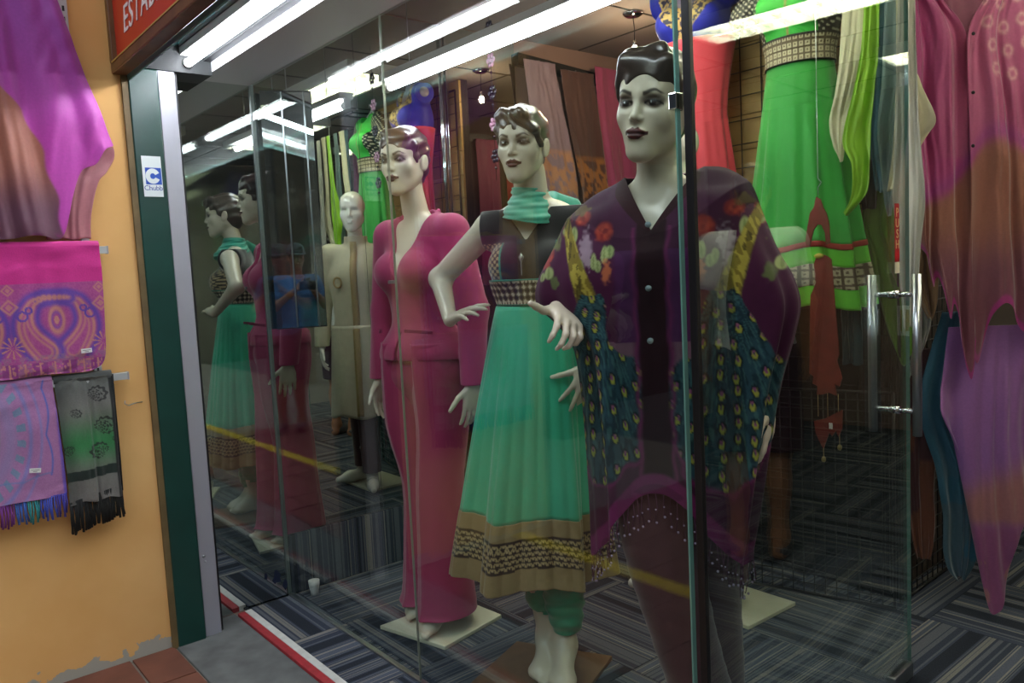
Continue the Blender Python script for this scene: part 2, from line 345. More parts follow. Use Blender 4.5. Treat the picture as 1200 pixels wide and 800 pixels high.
# reflecting side wall of the display
sw=struct(box('wall_side',mat('mauve wall','8e7468',.8,noise=(3,.08)),-3.3,-3.115,.955,6.1,-.06,2.62),'interior side wall lined with mirrors','wall')
def mirror(y0,y1,z0,z1): return box('mirror_panel',M_mirror,-3.114,-3.1,y0,y1,z0,z1,sw)
mirror(.968,1.279,-.004,2.078); mirror(1.292,1.75,.255,2.45); mirror(1.752,2.198,.255,2.45); mirror(2.235,2.66,.255,2.45)
def riser_nodes(m,n,l,b,tc): carpet_nodes(m,n,l,b,tc)
kr=box('kick_riser',M_carpet,-.009,.009,-.69,.69,-.125,.125,sw); kr.location=(-3.103,1.985,.125)
# stripes on the riser run upright: the strip is cut from turned carpet
cv=MB(); cv.box(-3.1,-3.088,2.198,2.212,.25,2.45).box(-3.1,-3.085,2.222,2.235,.25,2.45); cv.build('mirror_trim',M_chrome,sw,False,.002)
# front window: two fixed panes, floor channel, head rail
win=thing('window_1','clear frameless shop front glazing in front of the mannequins','window'); win['kind']='structure'
p1=box('pane',M_glass,-3.098,-2.1052,1.28,1.29,.004,2.08,win); p2=box('pane',M_glass,-2.102,-1.012,1.28,1.29,.004,2.08,win)
M_edge=mat('polished glass edge','5f8a80',.12,0,coat=.6)
box('pane_joint',mat('pale sealant','8d8d80',.4),-2.1050,-2.1022,1.2815,1.2885,.004,2.08,win)
box('pane_edge',M_edge,-1.012,-1.008,1.279,1.291,.004,2.08,win); box('corner_joint',mat('grey sealant','54605c',.35),-3.1,-3.092,1.278,1.292,.004,2.08,win)
box('floor_channel',M_steel,-3.09,-1.0,1.276,1.294,.0,.008,win)
box('glass_clip',M_chrome,-1.024,-1.004,1.274,1.296,1.60,1.632,win,.002)
box('head_rail',M_steel,-3.1,2.0,1.27,1.30,2.08,2.11,win)
# glass door, swung into the shop
hx,hy=-.985,1.285; fx,fy=-1.055,2.385; L=math.hypot(fx-hx,fy-hy); ang=math.degrees(math.atan2(fy-hy,fx-hx))
dr=thing('door_1','frameless glass door standing open into the shop','door',(hx,hy,0),ang); dr['kind']='structure'
box('pane',M_door,.012,L,-.005,.005,.012,2.072,dr)
box('pane_edge',M_edge,L,L+.0015,-.0052,.0052,.012,2.072,dr)
box('hinge_seal',M_black,-.002,.012,-.009,.009,.01,2.072,dr,.002)
box('pivot_patch',M_steel,L-.14,L,-.012,.012,.004,.05,dr,.003)
for s in (-1,1):
    h=MB().tube([(L-.10,s*.062,.775),(L-.10,s*.062,1.235)],.0125,16).build('pull_handle',M_steel,dr)
for z in (.845,1.178):
    b_=MB().tube([(L-.10,-.062,z),(L-.10,-.010,z)],.0075,12).tube([(L-.10,.010,z),(L-.10,.062,z)],.0075,12).tube([(L-.10,-.014,z),(L-.10,.014,z)],.0115,12); b_.build('handle_standoff',M_chrome,dr)
# PUSH sticker on the outer face (local -y faces the walkway side once open)
st=box('push_sticker',mat('red sticker','b0121c',.4),L-.105,L-.075,-.0065,-.0052,1.27,1.435,dr)
box('sticker_foot',mat('sticker cream','e3d9c0',.5),L-.105,L-.075,-.0067,-.0053,1.238,1.27,st)
for i,ch in enumerate('PUSH'):
    me=text_mesh(ch,.036,align='CENTER'); o=obj('letter',me,mat('sticker gold','e8cf96',.5),st,False); o.location=(L-.090,-.0068,1.398-.030*i); o.rotation_euler=(math.pi/2,0,0)
# head of the opening: steel soffit, glossy dark header, lamp slot
M_soff=mat('brushed soffit steel','c9cbce',.38,.35,bump=(30,.06))
struct(box('ceiling_soffit',M_soff,-3.12,2.0,1.085,1.28,2.075,2.13),'brushed steel soffit over the shop window','soffit')
struct(box('ceiling_slot',mat('dark slot','17191b',.5),-3.12,2.0,1.055,1.085,2.11,2.16),'dark slot beside the lamp','slot')
struct(box('ceiling_header',mat('glossy dark teal','0c2527',.12,0,coat=.5),-3.12,2.0,.80,1.055,2.15,2.2),'glossy dark teal header panel behind the sign','header')
struct(box('wall_header_side',mat('dark side','1d2021',.6),-3.12,-2.96,.80,1.085,2.062,2.2),'dark end panel of the shop front header','panel')
struct(box('wall_fascia',mat('fascia','5c5a55',.8),-3.6,2.0,.80,1.3,2.2,3.2),'wall above the shop front','wall')
struct(box('wall_front',mat('front return','6a6560',.8),.1,1.7,1.28,1.31,0,2.62),'solid shop front beyond the doorway','wall')
struct(box('wall_bulkhead',mat('bulkhead','8e8b88',.8),-3.1,1.7,1.3,1.315,2.09,2.62),'bulkhead inside above the window','wall')
# arcade overhead and the houses across the street
for x in (-4.6,3.4): struct(box('arcade_pillar',mat('pillar paint','4d4438',.8,noise=(4,.1)),x-.22,x+.22,-1.9,-1.5,-.1,3.2),'square pillar at the kerb '+('beyond the yellow wall' if x<0 else 'on the doorway side'),'pillar')
fac=struct(box('facade',mat('facade paint','4a4744',.85,noise=(2,.15)),-12,12,-11.5,-11,-.2,7),'shophouse front across the street','building')
for i in range(9):
    for k in range(2): box('facade_window',mat('dark pane','1c2226',.15),-9.6+2.2*i,-8.4+2.2*i,-11,-10.97,.8+3*k,2.6+3*k,fac)
for x,n_ in ((-6.2,'left'),(9,'right')): struct(box('facade',mat('sky block colour','23272b',.9,noise=(1,.2)),x-.5,x+.5,-11,.8,-.2,7),'unseen dark block added to hide the sky at the '+('yellow wall end' if x<0 else 'doorway end')+' of the street','building')  # side blocks added out of view to keep bright sky out of glass reflections
# interior shell
M_ceil=mat('ceiling board','8b8079',.75,noise=(2,.06))
ce=struct(box('ceiling',M_ceil,-3.12,1.7,1.3,6.1,2.46,2.62),'shop ceiling of plain boards','ceiling')
cj=MB()
for x in np.arange(-2.5,1.6,.61): cj.box(x-.004,x+.004,1.32,6.0,2.456,2.4605)
for y in np.arange(1.9,6,.61): cj.box(-3.1,1.6,y-.004,y+.004,2.4562,2.4603)
cj.build('ceiling_joint',mat('joint dark','38322e',.9),ce,False)
struct(box('wall_back',mat('mauve back wall','7d665f',.8,noise=(3,.08)),-3.12,1.7,6.0,6.1,-.06,2.62),'back wall of the shop','wall')
struct(box('wall_right',mat('pale right wall','a29a90',.8),1.6,1.7,1.3,6.1,-.06,2.62),'right wall of the shop','wall')
# ================================================================ lamps
def tube_mat(name,col,power): return mat(name,'ffffff',.5,emit=(col,power))
M_tube=tube_mat('fluorescent tube','f2f6ff',TUBE_POWER); M_warmtube=tube_mat('louvre tube','f4f2dc',TUBE_POWER*.62)
def batten(name,label,x0,x1,y,z,w=.05,group=None,m=M_tube):
    t=thing(name,label,'lamp',((x0+x1)/2,y,z),0,group); h=(x1-x0)/2
    MB().tube([(-h+.03,0,0),(h-.03,0,0)],.0135,12).build('tube',m,t)
    MB().box(-h,h,-w/2,w/2,.026,.055).build('housing',M_white,t,False,.003)
    for s in (-1,1): MB().tube([(s*h,0,0),(s*(h-.035),0,0)],.0165,12).build('end_cap',M_white,t)
    for s in (-1,1): box('tube_holder',M_white,s*h-.008,s*h+.008,-.014,.014,-.015,.03,t)
    return t
batten('batten_lamp','bare fluorescent batten lamp under the shop front header, beside the red sign',-2.985,-1.765,1.0,2.095)
batten('batten_lamp','bare fluorescent batten lamp under the shop front header, over the doorway',-1.60,-.38,1.0,2.095)
bt=batten('batten_lamp','long fluorescent batten lamp hung inside above the mannequins',-2.93,-1.55,1.8,2.083,.07)
for s in (-.5,.5): MB().tube([(s,0,.05),(s,0,.377)],.002,6).build('hanging_wire',M_steel,bt)
def troffer(x,y,label,wx=1.2,wy=.32):
    t=thing('louvre_light',label,'light',(x,y,2.46),0,'louvred ceiling lights in the shop')
    MB().box(-wx/2,wx/2,-wy/2,wy/2,-.006,-.001).build('reflector',mat('louvre reflector','d8d8cc',.3,.4),t,False)
    fr=MB()
    for s in (-1,1): fr.box(-wx/2-.01,wx/2+.01,s*wy/2-.01,s*wy/2+.01,-.06,-.001).box(s*wx/2-.01,s*wx/2+.01,-wy/2,wy/2,-.06,-.001)
    fr.build('frame',M_white,t,False)
    for s in (-1,1): MB().tube([(-wx/2+.03,s*wy/4,-.025),(wx/2-.03,s*wy/4,-.025)],.013,8).build('tube',M_warmtube,t)
    ml=mat('louvre blade','e9e8d6',.35,.3)
    for i in range(1,12):
        xx=-wx/2+wx*i/12; MB().box(xx-.0015,xx+.0015,-wy/2+.01,wy/2-.01,-.058,-.03).build('louvre',ml,t,False)
    MB().box(-wx/2+.01,wx/2-.01,-.0015,.0015,-.059,-.03).build('centre_louvre',ml,t,False)
for x,y,l_ in ((-1.75,2.3,'above the cream sherwani mannequin'),(-.3,2.6,'in front of the door'),(.4,1.8,'next to the right wall'),(-.35,3.55,'behind the grid partition'),(-.8,4.9,'nearest the back wall')):
    troffer(x,y,'louvred fluorescent ceiling light '+l_)
for px_,py_,n_ in ((-2.52,2.9,'in front of the brocade scarves'),(-2.0,4.1,'behind the grid partition')):
  pl=thing('pendant_lamp','small bare bulb pendant lamp hanging '+n_,'lamp',(px_,py_,2.46))
  MB().loft([[(r*math.cos(a),r*math.sin(a),z) for a in np.arange(16)*math.pi/8] for r,z in ((.048,0),(.05,-.008),(.03,-.02),(.006,-.024))],cap0=True,cap1=True).build('ceiling_rose',M_chrome,pl)
  MB().tube([(0,0,-.02),(.006,0,-.07),(.004,0,-.13)],.0018,6).build('cord',M_black,pl)
  MB().tube([(.004,0,-.125),(.004,0,-.15)],.009,10).build('socket',M_chrome,pl)
  MB().sphere((.004,0,-.168),.015,12,8,(1,1,1.3)).build('bulb',mat('warm bulb','fff0d8',.4,emit=('ffd9b0',330)),pl)
# ================================================================ sign, sticker and the goods on the yellow wall
M_wood=mat('varnished sign frame','6b4a2c',.45,noise=(14,.25))
sg=thing('shop_sign','red shop sign with white slanted lettering in a brown wooden frame','sign',(-2.97,.765,2.05))
box('sign_face',mat('sign red','c93620',.35),.02,4.6,0,.02,.018,.62,sg)
MB().box(0,4.6,-.018,.03,-.02,.016).build('sign_frame',M_wood,sg,False,.004); MB().box(-.008,.02,-.018,.03,.016,.64).build('sign_frame',M_wood,sg,False,.004)
MB().box(.02,4.6,-.02,-.014,.013,.018).build('gilt_edge',mat('gilt','c9b060',.4,.4),sg,False)
MB().box(.0,4.6,.03,.036,-.036,-.018).build('drip_edge',mat('teal edge','4f8078',.4),sg,False)
me=text_mesh('ESTABL',.118,shear=.25,space=1.1,extrude=.001)
o=obj('lettering',me,mat('sign white','f4ecec',.5),sg,False); o.location=(.125,-.0012,.085); o.rotation_euler=(math.pi/2,0,0)
box('added_sign_back',M_black,0,4.6,.022,.032,-.012,.64,sg)  # black board added so the glossy header does not mirror the red face
sk=thing('security_sticker','white and blue security company sticker on the green jamb','sticker',(-2.957,.845,1.69),90)
box('sheet',mat('sticker white','dfe6e6',.5),-.031,.033,-.0016,-.0004,-.07,.07,sk)
box('blue_square',mat('sticker blue','1f4fb4',.5),-.022,.031,-.0021,-.0016,-.028,.030,sk)
cm=MB(); rr=[]
for a in np.linspace(math.radians(25),math.radians(335),28): rr.append([(.002+r*math.cos(a),-.0026,.001+r*math.sin(a)*1.1) for r in (.009,.024)])
cm.loft(rr,closed=False); cm.build('logo_c',MATS['sticker white'],sk,False)
o=obj('lettering',text_mesh('Chubb',.024,extrude=.0002,space=.95),mat('sticker blue dark','17389a',.5),sk,False); o.location=(-.03,-.002,-.048); o.rotation_euler=(math.pi/2,0,0)
# slotted uprights with arms
M_slot=mat('zinc upright','b9bcbd',.4,.5); M_hole=mat('slot dark','2b2c2d',.8)
up=thing('slotted_upright','zinc slotted shelving upright screwed to the yellow wall','shelf rail',(-2.974,.617,1.0),90)
MB().box(-.012,.012,-.012,0,-.25,1.6).build('channel',M_slot,up,False)
for i in range(52): box('slot',M_hole,-.0035,.0035,-.0125,-.0115,-.22+.035*i,-.203+.035*i,up)
for z,l_,len_ in ((1.437,'pink paisley shawl',.672),(1.008,'lilac and green shawls',.70)):
    t=thing('hanging_bar','grey metal hanging bar carrying the '+l_,'rail',(-2.93,0,z),90)
    MB().box(.06,len_,-.012,.012,-.012,.012).build('bar',M_slot,t,False,.001)
    MB().box(len_-.003,len_+.002,-.013,.013,-.013,.013).build('end_cap',mat('red cap','9a9aa0',.5),t,False)
    for y in (.12,.617): box('bracket',M_slot,y-.006,y+.006,0,.04,-.02,.012,t)
hk=thing('wall_hook','small bent wire hook on the yellow wall near the jamb','hook',(-2.974,.70,.905),90)
MB().tube([(.05,-.002,0),(.02,-.012,.0),(0,-.02,-.004),(-.012,-.02,.004),(-.01,-.02,.014)],.0018,6).build('wire',M_steel,hk)
# ---- cloths on the wall
def spot(x,y,cx,cy,rx,ry): return ((x-cx)/rx)**2+((y-cy)/ry)**2
def mixc(c,m,k): return c*(1-m[:,None])+np.asarray(k)*m[:,None]
M_silk=mat('painted silk','ffffff',.55,paint=True,sheen=.3,noise=(120,.06),weave=(700,.12)); M_wool=mat('painted wool','ffffff',.8,paint=True,sheen=.25,noise=(300,.10),weave=(900,.3))
def purple_paint(u,v,x,z):
    c=np.tile(linA('b83aa6'),(len(u),1)); c=mixc(c,smooth01(z,1.75,2.25)*.6,linA('8f4fae'))
    xe=np.interp(z,[1.44,1.6,1.75,1.88,1.95,2.0],[.555,.545,.515,.47,.40,.30])+.006*np.sin(40*z); m=smooth01(xe-x,0,.012)*(z<2.01)
    lo=mixc(np.tile(linA('a0604e'),(len(u),1)),smooth01(-z,-1.75,-1.55),linA('5d2f45')); lo=mixc(lo,smooth01(-z,-1.50,-1.47)*(vnoise(x*30,z*30)>.5),linA('8a1f6c'))
    c=c*(1-m[:,None])+lo*m[:,None]
    rings=np.zeros(len(u))
    for k in range(9):
        cx,cz=.32+.035*(k%3)+.02*(k//3),2.2-.075*k; d=np.sqrt(spot(x,z,cx,cz,.009,.018)); rings=np.maximum(rings,np.exp(-((d-1)*3)**2))
    c=mixc(c,rings*.5*(1-m),linA('d9a6cf'))
    return mixc(c,smooth01(x,.60,.66)*smooth01(-z,-1.74,-1.66)*.6,linA('b8646e'))
t=thing('silk_shawl','magenta and brown silk shawl with pale rings hanging on the yellow wall','shawl',(-2.935,0,0),90)
cloth('cloth',[(2.31,.2,.570),(2.20,.2,.602),(2.06,.2,.640),(1.92,.2,.682),(1.79,.2,.722)],M_silk,t,folds=3.1,amp=.024,seed=2,nr=220,nc=170,y0=-.014,paint=purple_paint,top_flat=False,drift=.15,wob=.014,hem=[(0,-.31),(.3,-.31),(.55,-.31),(.66,-.30),(.74,-.17),(.80,-.10),(.88,-.075),(.94,-.02),(1,.0)])
cloth('cloth_underlayer',[(1.86,.52,.68),(1.80,.50,.72),(1.75,.50,.728),(1.70,.5,.70),(1.66,.50,.668),(1.56,.5,.64),(1.475,.5,.632)],M_silk,t,folds=2,amp=.012,seed=5,nr=40,nc=30,y0=.020,paint=lambda u,v,x,z:np.tile(linA('a5646c'),(len(u),1)))
def paisley_d(x,z,cx,cz,s,flip):
    """distance-like value of a tall paisley outline"""
    X=(x-cx)/s*flip; Zz=(z-cz)/s; best=np.full(len(x),9.)
    for tt in np.linspace(0,1,40):
        # bulb at the foot, neck rising and curling outward
        px=.55*math.sin(tt*3.3)*(1-.25*tt)+(-.75*smooth01(np.array(tt),.75,1.) if tt>.75 else 0); pz=-1.0+2.1*tt-(.35*max(0,(tt-.85)/.15)); rad=.36*(1-tt)**.8+.13
        best=np.minimum(best,np.hypot(X-px,Zz-pz)-rad)
    return best
def paisley_paint(u,v,x,z):
    c=np.tile(linA('c21f80'),(len(u),1)); band=(z<1.335).astype(float); c=mixc(c,band,linA('9c3a80'))
    c=mixc(c,band*.35*(vnoise(x*260,z*260)>.5),linA('b05a86'))
    gold=linA('b8786e'); blue=linA('5f3a98')
    for cx in (.50,.24,-.02):
        for f in (1,-1):
            d=paisley_d(x,z,cx+.040*f,1.212,.098,f); b=band*(z>1.09)
            c=mixc(c,b*np.exp(-(d/.10)**2),blue); c=mixc(c,b*np.exp(-((d+.16)/.05)**2),gold); c=mixc(c,b*np.exp(-((d+.30)/.04)**2)*.8,gold)
        for cz,rx,rz in ((1.215,.020,.038),):
            d=np.sqrt(spot(x,z,cx,cz,rx,rz)); c=mixc(c,band*np.exp(-((d-1)*4)**2),gold); c=mixc(c,band*(d<.35),gold); c=mixc(c,band*np.exp(-((d-.65)*7)**2)*.6,blue)
    for cx in (.372,.632,.112):
        for cz,r in ((1.315,.016),(1.262,.022)):
            d=np.abs(x-cx)/r+np.abs(z-cz)/r; c=mixc(c,band*np.exp(-((d-1)*5)**2),gold); c=mixc(c,band*(d<.5)*.8,gold)
        for s in (-1,1):
            d=np.abs(np.hypot(x-cx-s*.033,z-1.232)-.014); c=mixc(c,band*(d<.0035),blue); d=np.abs(np.hypot(x-cx-s*.052,z-1.25)-.009); c=mixc(c,band*(d<.003),blue)
        a=np.arctan2(z-1.135,x-cx); r=np.hypot(x-cx,z-1.135); c=mixc(c,band*(r<.034)*(r>.006)*(np.sin(a*11)>.55),gold)
    foot=(z<1.105).astype(float); c=mixc(c,foot*.5*(vnoise(x*150,z*150,3)>.45),linA('8a6a80')); foot=(z<1.082).astype(float)
    blk=(np.floor(x/.042)%2==0); c=mixc(c,foot*blk*.75,linA('7a2070')); c=mixc(c,foot*(np.abs((x/.042)%1-.5)<.06),gold); c=mixc(c,foot*(vnoise(x*200,z*140,8)>.72)*.8,gold)
    return c
t=thing('paisley_shawl','bright pink pashmina shawl with woven paisley border on the upper bar','shawl',(-2.93,0,0),90)
cloth('cloth',[(1.452,.1,.646),(1.40,.1,.646),(1.342,.1,.646),(1.207,.1,.641),(1.11,.1,.636),(1.06,.1,.622),(1.04,.1,.585)],M_wool,t,folds=2.5,amp=.008,seed=1,nr=260,nc=330,paint=paisley_paint,y0=-.016,wob=.006)
MB().tube([(.1,0,1.452),(.646,0,1.452)],.017,10).build('folded_edge',mat('pink wool','c21f80',.8,sheen=.3),t)
def tagc(p,x,z,rot=0):
    o=box('care_tag',mat('white tag','dcdcd8',.6),-.016,.016,-.0015,0,-.007,.007,p); o.location=(x,-.032,z); o.rotation_euler=(0,math.radians(rot),0)
    for k,(zz,w_) in enumerate(((.0015,.012),(-.003,.006))): box('tag_print',mat('tag ink','46464c',.7),-w_,w_,-.0018,-.0014,zz-.0008,zz+.0008,o)
tagc(t,.575,1.108,-2)
def lilac_paint(u,v,x,z):
    c=np.tile(linA('a06a9c'),(len(u),1)); c=mixc(c,(vnoise(x*300,z*300)>.5)*.12,linA('c090b0')); blue=linA('4a62b8'); teal=linA('3f8a8a')
    for k,(r,w_,col) in enumerate(((.155,.006,linA('6a78b8')),(.185,.004,linA('7a7ab8')),(.10,.02,linA('8a7aa8')),(.06,.012,teal),(.03,.01,linA('3f8a60')))):
        d=np.abs(np.hypot((x-.24)*1.0,(z-.87)*.62)-r); c=mixc(c,np.exp(-(d/w_)**2)*.75,col)
    a=np.arctan2((z-.87)*.62,x-.24); r=np.hypot(x-.24,(z-.87)*.62); c=mixc(c,(np.abs(r-.13)<.012)*(np.sin(a*26)>.2)*.7,linA('4c88a0'))
    edge=.437+.012*np.abs(np.sin((z-.70)*21)); c=mixc(c,np.exp(-((x-edge)/.0028)**2)*(z>.715),blue)
    e2=.715+.01*np.abs(np.sin(x*26)); c=mixc(c,np.exp(-((z-e2+.4*(.44-x)*.25)/.0028)**2)*(x<.44)*.7,linA('5a7ab0'))
    return mixc(c,smooth01(x,.468,.476),linA('6a50b0'))
def fringe(p,x0,x1,z0,z1,cols,n,y=-.02,r=.0024,tilt=0,name='fringe'):
    for k,colr in enumerate(cols):
        mb=MB()
        for i in range(n):
            u=(i+.5)/n
            if int(u*len(cols))!=k and len(cols)>1: continue
            x=x0+(x1-x0)*u+random.uniform(-.001,.001); zz=z1+random.uniform(-.008,.008)+tilt*u; ztop=z0+tilt*u
            mb.tube([(x,y+random.uniform(-.003,.003),ztop),(x+random.uniform(-.003,.003),y,(ztop+zz)/2),(x+random.uniform(-.006,.006),y+random.uniform(-.004,.004),zz)],[r,r,r*1.25],5)
        mb.build(name,mat('fringe '+colr,colr,.85),p)
t=thing('lilac_shawl','lilac pashmina shawl with scalloped blue outline and multicoloured fringe on the lower bar','shawl',(-2.93,0,0),90)
cloth('cloth',[(1.025,.06,.470),(.98,.06,.471),(.893,.06,.476),(.73,.06,.481),(.645,.06,.481)],M_wool,t,folds=2,amp=.007,seed=3,nr=200,nc=220,paint=lilac_paint,y0=-.016,wob=.006)
MB().tube([(.06,0,1.022),(.470,0,1.022)],.017,10).build('folded_edge',mat('lilac wool','a06a9c',.8,sheen=.3),t)
tagc(t,.395,.742,8)
fringe(t,.06,.48,.648,.575,['2f8a66','3f7a8a','7a3a90','8a2f78','2f7a60','35906a','7a3a8a','3f62b0','2f8a90','4050b4','3f3a98'],70,-.018,.0026,.0)
def green_paint(u,v,x,z):
    c=np.tile(linA('6d6a66'),(len(u),1)); c=mixc(c,np.exp(-((z-.80)/.07)**2),linA('2f7a44')); c=mixc(c,smooth01(z,.90,1.0)*.5,linA('4a5250')); c=mixc(c,smooth01(-x,-.53,-.48)*.55,linA('1e2624'))
    ink=linA('141716')
    for cx,cz,s,f in ((.585,.955,.05,1),(.60,.845,.058,1),(.60,.765,.05,-1),(.52,.90,.028,1),(.505,.78,.03,-1),(.635,.80,.02,1)):
        a=np.arctan2(z-cz,(x-cx)*f); r=np.hypot(x-cx,(z-cz)*1.25)/s; e=.55+.35*np.cos(a-.6)+.06*np.sin(a*13)
        m=(r<e)*(r>e*.78)+(r<e*.62)*((np.sin(r*40)+np.sin(a*9))>.1); c=mixc(c,np.clip(m,0,1)*.9,ink)
    c=mixc(c,(np.abs(z-.698-.06*(x-.55))<.016)*1.,linA('10231c')); c=mixc(c,smooth01(x,.632,.636),ink)
    return c
t=thing('green_shawl','grey and green shawl printed with black paisley and black fringe on the lower bar','shawl',(-2.93,0,0),90)
cloth('cloth',[(1.02,.474,.648),(.98,.476,.646),(.852,.481,.643),(.70,.485,.642),(.605,.484,.642)],M_wool,t,folds=2.2,amp=.014,seed=9,nr=220,nc=110,paint=green_paint,y0=-.014,wob=.006)
MB().tube([(.474,0,1.018),(.648,0,1.018)],.017,10).build('folded_edge',mat('dark grey wool','3c403e',.8,sheen=.3),t)
MB().tube([(.648,-.012,1.02),(.647,-.016,.90),(.645,-.016,.75),(.645,-.016,.62)],[.005,.004,.006,.004],6).build('dark_hem',mat('black wool','121314',.9),t)
fringe(t,.484,.645,.612,.508,['121312'],46,-.018,.003,.03)
# ================================================================ mannequins
SKIN=linA('c9bfa9'); LIP=linA('4a1618'); BROW=linA('2a211d')
M_skin=mat('mannequin lacquer','c9bfa9',.32,paint=False,coat=.25); M_face=mat('painted mannequin face','c9bfa9',.34,paint=True,coat=.2)
M_wskin=mat('white gloss mannequin','e4e0d2',.16,coat=.5)
def head_prims(plain=False):
    P=[ell((0,.014,.034),(.070,.092,.084),.03), ell((0,-.028,-.020),(.0565,.064,.082),.03),
       ell((0,-.036,.048),(.056,.052,.05),.03),
       cap((0,.022,-.07),(0,.034,-.17),.043,.043,.03)]
    for s in (-1,1):
        P+=[cap((s*.046,.002,-.045),(s*.015,-.060,-.096),.017,.015,.03), ell((s*.039,-.050,-.024),(.019,.020,.020),.03)]
    P+=[ell((0,-.070,-.100),(.019,.018,.016),.025), ell((0,-.066,-.062),(.030,.028,.030),.02),
        cap((-.032,-.074,.020),(.032,-.074,.020),.012,.012,.02), ell((0,-.080,.014),(.010,.012,.014),.015)]
    P+=[ell((s*.030,-.1,.0005),(.021,.022,.0105),.016,'-') for s in (-1,1)]
    P+=[cap((0,-.084,.012),(0,-.1035,-.028),.0054,.0082,.012)]+[ell((s*.0088,-.0925,-.0325),(.0068,.010,.0060),.006) for s in (-1,1)]
    if not plain:
        P+=[ell((s*.030,-.0705,.0005),(.0150,.0145,.0125),.003) for s in (-1,1)]
        P+=[cap((s*.016,-.0835,.006),(s*.044,-.0745,.0065),.0028,.0026,.004) for s in (-1,1)]
    P+=[ell((s*.0078,-.0930,-.0568),(.0138,.0090,.0056),.004) for s in (-1,1)]+[ell((0,-.0920,-.0672),(.0185,.0098,.0066),.004)]
    P+=[ell((s*.073,.012,-.010),(.0075,.018,.030),.006,'+',rotm(-12,0,s*-16)) for s in (-1,1)]
    P+=[ell((s*.081,.008,-.008),(.004,.009,.018),.005,'-',rotm(-12,0,s*-16)) for s in (-1,1)]
    return P
def face_paint(V):
    x,y,z=V.T; ax=np.abs(x); c=np.tile(SKIN,(len(V),1)); fr=(y<-.045)
    # lips
    top=-.0522+.0035*np.exp(-((ax-.006)/.004)**2)-.0050*smooth01(ax,.009,.026); bot=-.0738+.0098*smooth01(ax,.006,.026)
    lip=fr*(ax<.0255)*smooth01(top-z,-.0008,.0008)*smooth01(z-bot,-.0008,.0008); c=mixc(c,lip,LIP); c=mixc(c,lip*np.exp(-((z+.0616+.0*ax)/.0011)**2)*.7,linA('1c0607'))
    # brows: rising arch
    bz=.0185+.0075*smooth01(ax,.012,.036)-.007*smooth01(ax,.037,.052); th=.0046*(1-.55*smooth01(ax,.020,.052))
    c=mixc(c,fr*smooth01(ax,.0105,.0145)*smooth01(-ax,-.054,-.046)*np.exp(-((z-bz)/th)**4)*.92,BROW)
    # eye shadow in the socket, lash line, eye
    e=((ax-.031)/.0235)**2+((z-.0045)/.0150)**2; c=mixc(c,fr*np.clip(1.35-e,0,1)*.85,linA('463a34'))
    up=.0058-.34*((ax-.030)**2)/.017; lo=-.0052+.28*((ax-.030)**2)/.017
    op=fr*(np.abs(ax-.0305)<.0180)*(z<up)*(z>lo)*(y<-.06); c=mixc(c,op*1.,linA('6e665f'))
    ir=np.hypot(ax-.0305,z-.0006); c=mixc(c,op*smooth01(-ir,-.0086,-.0072),linA('241a15')); c=mixc(c,op*(np.hypot(x-np.sign(x)*.0305+.0022,z-.0028)<.0016)*1.,linA('d8dad8'))
    c=mixc(c,fr*(np.abs(ax-.0315)<.0185)*np.exp(-((z-up-.0004)/.0023)**2),linA('120d0c')); c=mixc(c,fr*(np.abs(ax-.0315)<.0165)*np.exp(-((z-lo)/.0011)**2)*.65,linA('2a201c'))
    c=mixc(c,fr*np.exp(-(((ax-.0085)/.0032)**2+((z+.037)/.0018)**2))*.55,linA('4a3c34'))
    return c
_V,_F=sdf_mesh(head_prims(),.0020); 
def relax(V,Fq,n=1):
    for _ in range(n):
        acc=np.zeros_like(V); c=np.zeros(len(V))
        for a,b in ((0,1),(1,2),(2,3),(3,0)):
            np.add.at(acc,Fq[:,a],V[Fq[:,b]]); np.add.at(acc,Fq[:,b],V[Fq[:,a]]); np.add.at(c,Fq[:,a],1); np.add.at(c,Fq[:,b],1)
        V=V*.5+.5*acc/np.maximum(c,1)[:,None]
    return V
_V=relax(_V,_F); HEAD=npmesh('head',_V,_F,face_paint(_V)); HEAD.materials.append(M_face); HEAD.polygons.foreach_set('use_smooth',[True]*len(HEAD.polygons))
def add_head(root,loc,rx,ry,rz,scale=1.0,mesh=None):
    h=bpy.data.objects.new('head',mesh or HEAD); COL.objects.link(h); h.parent=root; h.location=loc; h.rotation_euler=(math.radians(rx),math.radians(ry),math.radians(rz)); h.scale=(scale,)*3
    return h
